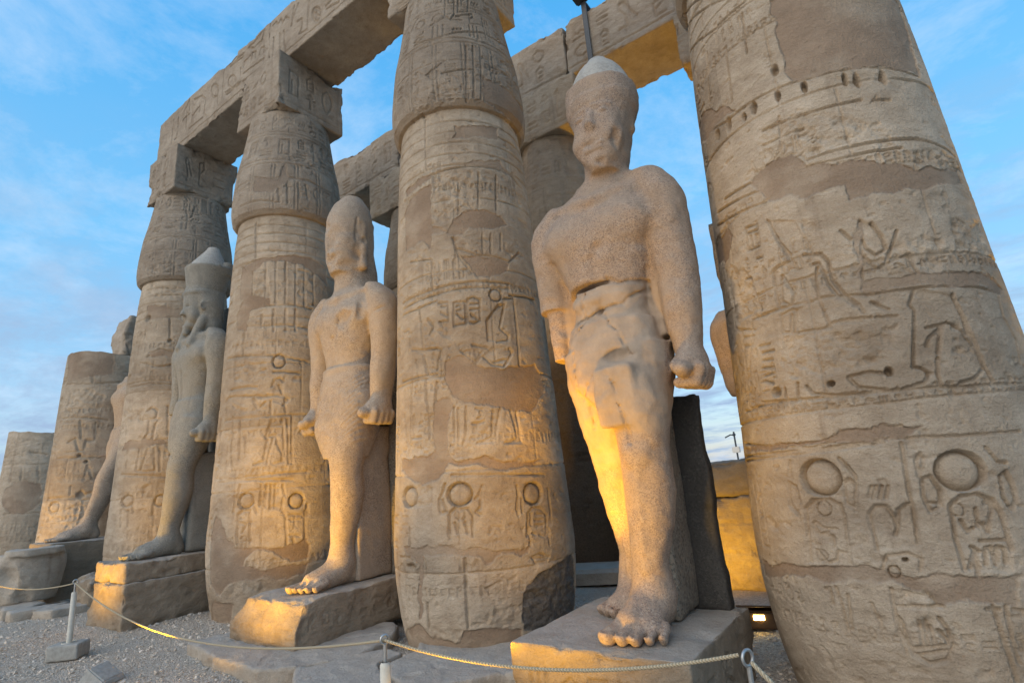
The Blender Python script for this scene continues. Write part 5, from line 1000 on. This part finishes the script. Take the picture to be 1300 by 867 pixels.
# --- third statue: striped headcloth and double crown
def s3(f):
    legs(f, stride=.24); torso(f, .98, 1.0)
    foot(f, .13, -.14, -1.0, (.14, -.38, .34), -1, 1.1); foot(f, -.2, .44, -.1, (-.19, .27, .34), 1, 1.0)
    f.loft([(1.6, 0.12, -.17, .27, .26), (1.85, 0.03, -.08, .39, .32), (2.1, 0, -.02, .43, .33), (2.45, 0, 0, .38, .28)], 0.06, 2.3)
    arm(f, 1); arm(f, -1, 2.3); fist(f, .645, -.08, 1.90, 1)
    cx = 0.0
    f.cone((0, .04, 3.5), (0, .0, 4.0), .2, .19, 0.06)
    f.loft([(3.76, cx, -.10, .14, .16), (3.95, cx, -.07, .21, .24), (4.2, cx, -.04, .25, .28), (4.45, cx, -.02, .27, .30), (4.62, cx, 0, .25, .27)], 0.05, 2.2)
    face(f, cx, 0.0, 3.74, 1.0, 0.85); f.cone((cx, -.29, 4.2), (cx, -.34, 4.02), .03, .05, .03)
    for q in (-1, 1): f.ell((cx+q*.10, -.31, 4.18), (.06, .03, .025), .03, 'sub')
    f.cone((cx, -.25, 3.78), (cx, -.27, 3.66), .065, .06, .03)                                   # beard stub
    # headcloth
    f.loft([(3.45, cx, .12, .33, .18), (3.75, cx, .10, .385, .21), (4.08, cx, .06, .385, .26), (4.35, cx, .04, .355, .30), (4.52, cx, .02, .325, .325), (4.62, cx, .02, .30, .31)], 0.02, 2.3)
    for q in (-1, 1): f.cone((q*.265, -.10, 3.9), (q*.20, -.265, 3.42), .085, .08, 0.03)
    f.loft([(4.43, cx, .005, .322, .338), (4.47, cx, .006, .335, .35), (4.50, cx, .01, .335, .345)], .015, 2.2, 'add', 0.02)
    ear(f, .31, -.14, 4.16, .8, 1); ear(f, -.31, -.14, 4.16, .8, -1)
    f.ell((0, -.36, 3.9), (.14, .09, .1), .03, 'sub', None, (.06, 7))
    f.rough(0.014, 3.5, 64, 4); f.rough(0.007, 12, 69, 3)
X3, Y3, Z3 = -9.93, 4.50, 0.87
st3 = statue('grey statue with headcloth and tall double crown, third from the right', X3, Y3, Z3, 0.965, s3, M_GRAN3, 0.024, 4.9, ([-1, .3, 1.8, 3.6, 4.6, 5.6], [-1, .3, 1.88, 3.75, 4.68, 5.66]))
def red_crown(f):
    f.loft([(4.9, 0, .22, .34, .24), (5.1, 0, .27, .33, .19), (5.26, 0, .33, .26, .12), (5.36, 0, .37, .16, .08)], .04)
rc = crown_dome(st3, 0, 0.02, 4.5, [(4.50, 0, .03, .30, .31), (4.7, 0, .04, .33, .345), (4.95, 0, .06, .375, .39), (5.05, 0, .06, .395, .41)], M_GRAN3, 'red_crown', 0.026, red_crown)
wc = crown_dome(st3, 0, 0.02, 4.9, [(4.95, 0, .03, .355, .36), (5.12, 0, .05, .31, .31), (5.33, 0, .10, .19, .19), (5.52, 0, .13, .085, .085)], M_CAPSTONE, 'white_crown', 0.026)
rc.scale = (.965,)*3; rc.location = (0.02, 0, .075); wc.parent = rc
stone_box('back_pillar', (X3-.36, Y3+.42, Z3), (X3+.40, Y3+.78, Z3+4.3), 0.06, M_GRAN3, st3, 0.03, 0.04, 0.06, seed=451, local=(X3, Y3, Z3))
stone_box('web', (X3-.14, Y3-.12, Z3+.02), (X3+.26, Y3+.43, Z3+1.6), 0.045, M_GRAN3, st3, 0.03, 0.05, 0.05, seed=453, local=(X3, Y3, Z3))

# --- fourth statue, headless
def s4(f):
    legs(f, stride=.54); torso(f, .98, 1.0)
    foot(f, .13, -.42, -1.36, (.14, -.64, .34), -1, 1.1); foot(f, -.2, .44, -.1, (-.19, .27, .34), 1, 1.0)
    f.loft([(1.6, 0.12, -.15, .30, .24), (1.85, 0.03, -.06, .40, .31), (2.1, 0, -.02, .43, .32), (2.45, 0, 0, .38, .28)], 0.06, 2.3)
    fist(f, -.62, -.12, 1.9, -1); f.cone((-.4, 0, 2.0), (-.55, -.08, 1.95), .10, .10, .05)
    arm(f, 1); f.box((-1, -1, 3.78), (1, 1, 4.4), .02, .08, 'sub', (.12, 3))
    f.rough(0.016, 3.5, 84, 4); f.rough(0.008, 12, 89, 3)
X4, Y4, Z4 = -14.80, 5.2, 1.06
st4 = statue('headless statue at the far left, only its warm lit leg and foot in view', X4, Y4, Z4, 0.965, s4, M_GRAN2, 0.03, 4.2, None, -1.65)
stone_box('back_pillar', (X4-.34, Y4+.42, Z4), (X4+.38, Y4+.72, Z4+3.2), 0.08, M_WEB, st4, 0.03, 0.04, 0.06, seed=461, local=(X4, Y4, Z4))
rear_statue()

# ------------------------------------------------------------------ pedestals
PG = 'stone pedestals under the statues'
def ped_glyph(seed, z0, z1, cell=0.3, w=0.016, d=0.02):
    def f(cv):
        glyph_band(cv, cv.a[0]+0.1, cv.a[-1]-0.08, z0, z1, cell, w, d, seed); cv.stroke([(cv.a[0], z0-.04), (cv.a[-1], z0-.04)], w*.7, d*.6)
    return f
def round_front(xa, xb, ya, amt=0.35):
    def f(V):
        V = V.copy(); t = sstep(0.35, 0, (V[:, 1]-ya))*sstep(0.5, 1.0, (V[:, 2]-V[:, 2].min())/np.ptp(V[:, 2]))
        V[:, 1] += 0.18*t*amt; return V
    return f
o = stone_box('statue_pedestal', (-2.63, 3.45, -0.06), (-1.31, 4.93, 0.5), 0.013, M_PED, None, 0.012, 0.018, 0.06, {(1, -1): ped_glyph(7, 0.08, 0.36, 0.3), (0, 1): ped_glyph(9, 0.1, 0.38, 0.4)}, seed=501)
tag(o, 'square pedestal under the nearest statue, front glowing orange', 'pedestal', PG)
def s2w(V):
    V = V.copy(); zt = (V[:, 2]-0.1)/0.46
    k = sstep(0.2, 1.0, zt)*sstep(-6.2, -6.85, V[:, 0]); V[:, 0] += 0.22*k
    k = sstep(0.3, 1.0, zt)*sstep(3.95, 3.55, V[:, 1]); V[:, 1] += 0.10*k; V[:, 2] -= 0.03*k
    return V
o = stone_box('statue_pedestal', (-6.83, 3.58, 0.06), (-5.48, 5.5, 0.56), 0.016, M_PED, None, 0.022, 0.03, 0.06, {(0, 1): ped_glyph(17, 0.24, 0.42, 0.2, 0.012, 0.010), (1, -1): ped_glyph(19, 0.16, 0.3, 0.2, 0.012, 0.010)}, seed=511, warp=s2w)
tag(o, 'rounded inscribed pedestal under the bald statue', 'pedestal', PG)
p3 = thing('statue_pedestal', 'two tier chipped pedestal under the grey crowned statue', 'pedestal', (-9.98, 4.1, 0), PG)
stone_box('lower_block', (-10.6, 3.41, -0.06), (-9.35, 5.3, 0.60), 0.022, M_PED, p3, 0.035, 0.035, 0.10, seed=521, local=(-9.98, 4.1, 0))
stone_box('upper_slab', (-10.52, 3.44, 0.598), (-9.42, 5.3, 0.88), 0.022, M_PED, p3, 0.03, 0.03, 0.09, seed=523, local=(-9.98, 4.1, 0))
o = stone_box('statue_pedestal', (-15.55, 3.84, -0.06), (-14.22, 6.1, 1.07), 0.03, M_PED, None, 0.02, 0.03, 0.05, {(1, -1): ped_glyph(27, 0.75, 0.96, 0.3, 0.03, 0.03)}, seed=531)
tag(o, 'tall plain pedestal under the headless statue', 'pedestal', PG)

# ------------------------------------------------------------------ paving slabs
def slab(poly, z0, z1, label, seed, h=0.022, rgh=0.022):
    P = np.array(poly); lo = np.append(P.min(0)-.15, z0-.08); hi = np.append(P.max(0)+.15, z1+.12)
    f = Field(lo, hi, h); X, Y = np.meshgrid(f.ax[0], f.ax[1], indexing='ij')
    X = X+0.07*fbm(X*2, Y*2, 0.3, 3, seed); Y = Y+0.07*fbm(X*2, Y*2, 5.3, 3, seed)
    d2 = np.full(X.shape, 1e9); ins = np.zeros(X.shape, bool); n = len(P)
    for k in range(n):
        x0, y0 = P[k]; x1, y1 = P[(k+1) % n]; ex, ey = x1-x0, y1-y0
        t = np.clip(((X-x0)*ex+(Y-y0)*ey)/(ex*ex+ey*ey+1e-9), 0, 1); d2 = np.minimum(d2, (X-x0-t*ex)**2+(Y-y0-t*ey)**2)
        if abs(ey) > 1e-9: ins ^= ((y0 > Y) != (y1 > Y)) & (X < ex*(Y-y0)/ey+x0)
    sd = (np.sqrt(d2)*np.where(ins, -1, 1))[:, :, None]
    dz = np.abs(f.ax[2]-(z0+z1)/2)[None, None, :]-(z1-z0)/2
    r = 0.014; qx, qz = sd+r, dz+r
    f.F = (np.sqrt(np.maximum(qx, 0)**2+np.maximum(qz, 0)**2)+np.minimum(np.maximum(qx, qz), 0)-r).astype(np.float32)
    f.rough(rgh, 3.5, seed); f.rough(rgh*.7, 11, seed+3, 4)
    rg = np.random.default_rng(seed); cen = P.mean(0)
    for q in range(4):
        a0 = rg.uniform(0, 6.28); p0 = cen+0.25*rg.standard_normal(2); pts = [p0+np.array([math.cos(a0), math.sin(a0)])*t+0.05*rg.standard_normal(2) for t in np.linspace(-.9, .9, 8)]
        for a_, b_ in zip(pts[:-1], pts[1:]): f.cone((*a_, z1+.01), (*b_, z1+.01), .022, .022, 0.006, 'sub')
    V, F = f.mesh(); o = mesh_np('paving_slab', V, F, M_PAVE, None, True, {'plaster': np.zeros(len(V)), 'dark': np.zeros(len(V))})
    tag(o, label, 'paving slab', 'worn paving slabs before the statues')
slab([(-7.1, 3.30), (-6.2, 3.14), (-5.35, 3.08), (-5.0, 3.3), (-4.72, 3.75), (-4.9, 4.4), (-5.2, 4.75), (-6.9, 4.75), (-7.2, 3.9)], -0.06, 0.10, 'curved worn slab under the pedestal of the bald statue', 601)
slab([(-4.96, 3.26), (-4.40, 2.80), (-3.90, 2.92), (-3.72, 3.28), (-4.25, 3.62), (-4.32, 4.0), (-4.6, 3.95), (-4.68, 3.72)], -0.06, 0.12, 'cracked slab behind the thin middle rope post', 607)
slab([(-4.20, 3.60), (-3.66, 3.30), (-3.02, 3.85), (-2.72, 3.95), (-2.8, 4.5), (-3.5, 4.9), (-4.6, 4.6), (-4.25, 4.05)], -0.06, 0.115, 'flat slab at the foot of the middle column', 613)
slab([(-13.55, 3.02), (-12.95, 2.95), (-12.85, 3.35), (-13.2, 3.62), (-13.75, 3.6)], -0.06, 0.13, 'low kerb stone under the fallen crown fragment', 617, 0.035)
slab([(-12.9, 2.98), (-12.5, 3.0), (-12.35, 3.5), (-12.75, 3.8), (-12.85, 3.4)], -0.06, 0.12, 'low kerb stone left of the leaning rope post', 621, 0.035)
slab([(-12.3, 3.2), (-11.9, 3.35), (-11.9, 3.9), (-12.4, 4.0), (-12.6, 3.8)], -0.06, 0.12, 'low kerb stone beside the two tier pedestal', 623, 0.035)

def rock(name, c, r, label, cat, seed, mat=M_PED, h=0.03, rgh=0.1, cuts=(), group=None):
    c = np.array(c, float); r = np.array(r, float); f = Field(c-r-.15, c+r+.15, h); f.box(c-r, c+r, float(r.min())*0.5, 0.02)
    for a in cuts: f.ell(a[0], a[1], 0.03, 'sub', None, (.05, 5))
    f.rough(rgh, 1.6/r.max(), seed, 4); f.rough(rgh*.25, 9, seed+5, 3)
    V, F = f.mesh(); o = mesh_np(name, V, F, mat, None, True, {'plaster': np.zeros(len(V)), 'dark': np.zeros(len(V))}); tag(o, label, cat, group); return o
def crown_fragment():
    f = Field((-15.0, 2.6, 0.0), (-13.0, 4.4, 1.25), 0.028)
    f.loft([(.12, -13.95, 3.5, .42, .40), (.35, -13.97, 3.5, .52, .48), (.6, -13.98, 3.5, .57, .52), (.86, -13.97, 3.5, .55, .50), (.96, -13.95, 3.5, .50, .46)], 0.03, 2.3)
    f.loft([(.93, -13.75, 3.5, .42, .42), (1.0, -13.75, 3.5, .44, .44), (1.05, -13.75, 3.5, .40, .40)], 0.04, 2.4)
    f.ell((-13.50, 3.02, .55), (.26, .22, .40), .05, 'sub', None, (.06, 5)); f.ell((-13.42, 3.2, .2), (.2, .3, .2), .05, 'sub', None, (.06, 5))
    f.rough(.03, 2.5, 5); f.rough(.012, 10, 9, 3); V, F = f.mesh(); o = mesh_np('crown_fragment', V, F, M_PAVE)
    tag(o, 'fallen rounded granite crown fragment with a flat ledge on top', 'stone fragment')
crown_fragment()
rock('boulder', (-12.2, 4.1, .25), (.32, .3, .28), 'small rounded boulder left of the two tier pedestal', 'boulder', 31, M_PED)
rock('boulder', (-8.9, 4.75, .10), (.2, .25, .10), 'flat rubble stone between the two tier pedestal and the third column', 'boulder', 33, M_PED, 0.025, 0.05)
def cut_stone():
    V = np.array([(-.17, -.14, 0), (.16, -.16, 0), (.18, .14, 0), (-.15, .16, 0), (-.05, -.10, .17), (.15, -.12, .05), (.16, .10, .06), (-.04, .12, .18)], float)
    bm = bmesh.new(); vs = [bm.verts.new(v) for v in V]
    for q in ((3, 2, 1, 0), (4, 5, 6, 7), (0, 1, 5, 4), (1, 2, 6, 5), (2, 3, 7, 6), (3, 0, 4, 7)): bm.faces.new([vs[k] for k in q])
    bmesh.ops.bevel(bm, geom=bm.edges[:], offset=0.012, segments=2, affect='EDGES')
    bmesh.ops.subdivide_edges(bm, edges=bm.edges[:], cuts=3, use_grid_fill=True)
    for v in bm.verts: v.co += Vector([float(vnoise(v.co.x*30, v.co.y*30, v.co.z*30+k*7, 3))*0.005 for k in range(3)])
    me = bpy.data.meshes.new('cut_stone'); bm.to_mesh(me); bm.free(); me.materials.append(M_CONCRETE)
    o = bpy.data.objects.new('cut_stone', me); COL.objects.link(o); o.location = (-7.0, 2.42, -0.02); o.rotation_euler = (0, 0, 0.5)
    tag(o, 'small wedge shaped grey stone on the gravel in front', 'stone')
cut_stone()

# ------------------------------------------------------------------ rope barrier
POST = 'rope barrier posts'
POSTS = [((-8.58, 2.61), 'cream rope post on a grey concrete cube, leaning, on the gravel'), ((-2.60, 2.26), 'thin rope post whose tip shows in front of the slabs'), ((-0.74, 2.62), 'rope post whose steel ring holds the knotted rope by the nearest statue')]
RINGZ = 0.84
def ring_vf(c, r, t, ax):
    P = []; n = 20
    u = Vector(ax).normalized(); w = Vector((0, 0, 1))
    A = np.linspace(0, 2*np.pi, n, endpoint=False)
    V = []
    for a in A:
        ce = Vector(c)+u*(math.cos(a)*r)+w*(math.sin(a)*r); rad = (u*math.cos(a)+w*math.sin(a)); nn = u.cross(w)
        for b in np.linspace(0, 2*np.pi, 8, endpoint=False): V.append(ce+rad*(math.cos(b)*t)+nn*(math.sin(b)*t))
    V = np.array([tuple(v) for v in V]); F = grid_faces(8, n+1, True); F = np.where(F >= n*8, F-n*8, F)
    return V, F
def make_post(x, y, label, big_ring):
    r = thing('rope_post', label, 'post', (x, y, 0), POST); r.rotation_euler = (0, 0, 0.75)
    stone_box('base_block', (-.17, -.125, -.02), (.17, .125, .15), 0.02, M_CONCRETE, r, 0.006, 0.012, 0.03, seed=701)
    V, F = tube_vf([(0, 0, .148), (0, 0, .16)], 0.075, 20); mesh_np('flange', V, F, M_PAINT, r, False)
    V, F = tube_vf([(0, 0, .15), (0, 0, .695), (0, 0, .71)], [0.03, 0.03, 0.022], 16); mesh_np('tube', V, F, M_PAINT, r)
    V, F = tube_vf([(0, 0, .70), (0, 0, .80)], 0.011, 10); sp = mesh_np('spike', V, F, M_STEEL, r)
    rr = 0.031 if big_ring else 0.024
    V, F = ring_vf((0, 0, .80+rr), rr, 0.007, (1, 0.4, 0)); mesh_np('ring', V, F, M_STEEL, sp)
    return r
for k, ((x, y), lab) in enumerate(POSTS): make_post(x, y, lab, k == 2)
def rope(a, b, sag, label, rad=0.0078, knot=None):
    t = np.linspace(0, 1, 60); P = np.array(a)[None]*(1-t[:, None])+np.array(b)[None]*t[:, None]; P[:, 2] -= sag*4*t*(1-t)
    V, F = tube_vf(P, rad, 8)
    parts = [(V, F)]
    if knot is not None:
        for j, (dx, dz) in enumerate(((0, 0), (-.03, .008), (.018, -.02), (-.015, -.03))):
            bm = bmesh.new(); bmesh.ops.create_icosphere(bm, subdivisions=2, radius=0.016)
            vv = np.array([v.co[:] for v in bm.verts])*np.array([1, 1, 1.3])+np.array(knot)+np.array([dx, 0, dz]); ff = np.array([[v.index for v in f.verts]+[f.verts[2].index] for f in bm.faces]); bm.free(); parts.append((vv, ff))
    V, F = join_parts(parts); o = mesh_np('barrier_rope', V, F, M_ROPE); tag(o, label, 'rope', 'barrier ropes'); return o
(ax_, ay_), (bx_, by_), (cx_, cy_) = [p[0] for p in POSTS]
rope((-10.5, 2.1, .88), (ax_, ay_, RINGZ-.03), .10, 'rope sagging from the left edge to the leaning post')
rope((ax_, ay_, RINGZ-.03), (bx_, by_, RINGZ-.02), .28, 'long rope sagging from the leaning post to the thin middle post')
rope((bx_, by_, RINGZ-.02), (cx_-.035, cy_, .838), .10, 'rope from the thin middle post to the knotted ring', 0.0085, (cx_-.05, cy_, .83))
rope((cx_+.02, cy_-.02, .82), (0.6, 1.7, .2), .05, 'rope end running down to the right from the steel ring', 0.010)

# ------------------------------------------------------------------ floodlights
FL = 'ground floodlights'
def floodlight(x, y, aim, power, size, blend, label, spot=True, head=True, color=(1.0, 0.51, 0.0), rad=0.12):
    r = thing('floodlight', label, 'floodlight', (x, y, 0), FL)
    a = math.atan2(aim[1]-y, aim[0]-x); r.rotation_euler = (0, 0, a)
    def bx(nm, lo, hi, m, bev=0.012, rot=0.0):
        bm = bmesh.new(); bmesh.ops.create_cube(bm, size=1); lo, hi = Vector(lo), Vector(hi)
        bmesh.ops.scale(bm, vec=hi-lo, verts=bm.verts); bmesh.ops.bevel(bm, geom=bm.edges[:], offset=bev, segments=2, affect='EDGES')
        if rot: bmesh.ops.rotate(bm, matrix=Matrix.Rotation(rot, 3, 'Y'), verts=bm.verts)
        bmesh.ops.translate(bm, vec=(lo+hi)/2, verts=bm.verts)
        me = bpy.data.meshes.new(nm); bm.to_mesh(me); bm.free(); me.materials.append(m); o = bpy.data.objects.new(nm, me); COL.objects.link(o); o.parent = r; return o
    hs = bx('housing', (-.16, -.17, .0), (.02, .17, .17), M_BROWNMETAL, 0.02)
    bx('hood', (-.20, -.20, .19), (.12, .20, .205), M_BROWNMETAL, 0.005, -0.25)
    bx('lens', (.022, -.05, .09), (.03, .05, .135), M_LAMP, 0.003).parent = hs
    if power:
        ld = bpy.data.lights.new('floodlight_beam', 'SPOT' if spot else 'POINT'); ld.energy = power; ld.color = color; ld.shadow_soft_size = rad
        if spot: ld.spot_size = R(size); ld.spot_blend = blend
        o = bpy.data.objects.new('floodlight_beam', ld); COL.objects.link(o); o.parent = r; o.location = (.10, 0, .12)
        d = (Vector(aim)-Vector((x, y, .12))); d.rotate(Matrix.Rotation(-a, 3, 'Z'))
        o.rotation_euler = (-d).to_track_quat('Z', 'Y').to_euler()
    return r
floodlight(-2.95, 2.6, (-2.46, 4.5, 1.95), 520, 42, 0.55, 'narrow ground floodlight left of the nearest pedestal, just under the picture', color=(1.0, 0.46, 0.0))
floodlight(-2.25, 2.0, (-2.35, 3.9, 1.9), 230, 90, 1.0, 'ground floodlight before the nearest statue, just under the picture')
floodlight(-5.85, 1.9, (-6.1, 4.4, 2.15), 400, 86, 0.9, 'ground floodlight before the bald statue, just under the picture')
floodlight(-10.0, 1.85, (-10.1, 4.3, 2.1), 220, 85, 1.0, 'ground floodlight before the crowned statue, left of the picture')
floodlight(-16.4, 1.4, (-14.9, 4.6, 2.4), 260, 60, 0.9, 'ground floodlight before the headless statue, left of the picture')
# lit fixture in view behind the nearest pedestal, and its neighbour that washes the rear wall and soffit
floodlight(-1.56, 6.15, (-.9, 3.0, 0.5), 0, 60, 0.9, 'brown lit floodlight on the gravel right of the nearest pedestal')
floodlight(-3.0, 6.7, (-2.35, 8.2, 0.6), 110, 75, 0.9, 'ground floodlight washing the rear wall orange', color=(1.0, 0.53, 0.0))
floodlight(-2.6, 11.2, (-2.6, 9.2, 9.0), 1300, 60, 0.9, 'ground floodlight behind the rear columns, lighting the soffit', color=(1.0, 0.53, 0.0))
floodlight(2.1, 7.0, (0.3, 5.4, 4.3), 420, 70, 0.9, 'ground floodlight behind the rightmost column, rimming its edge orange', color=(1.0, 0.53, 0.0))
bpy.context.view_layer.update()
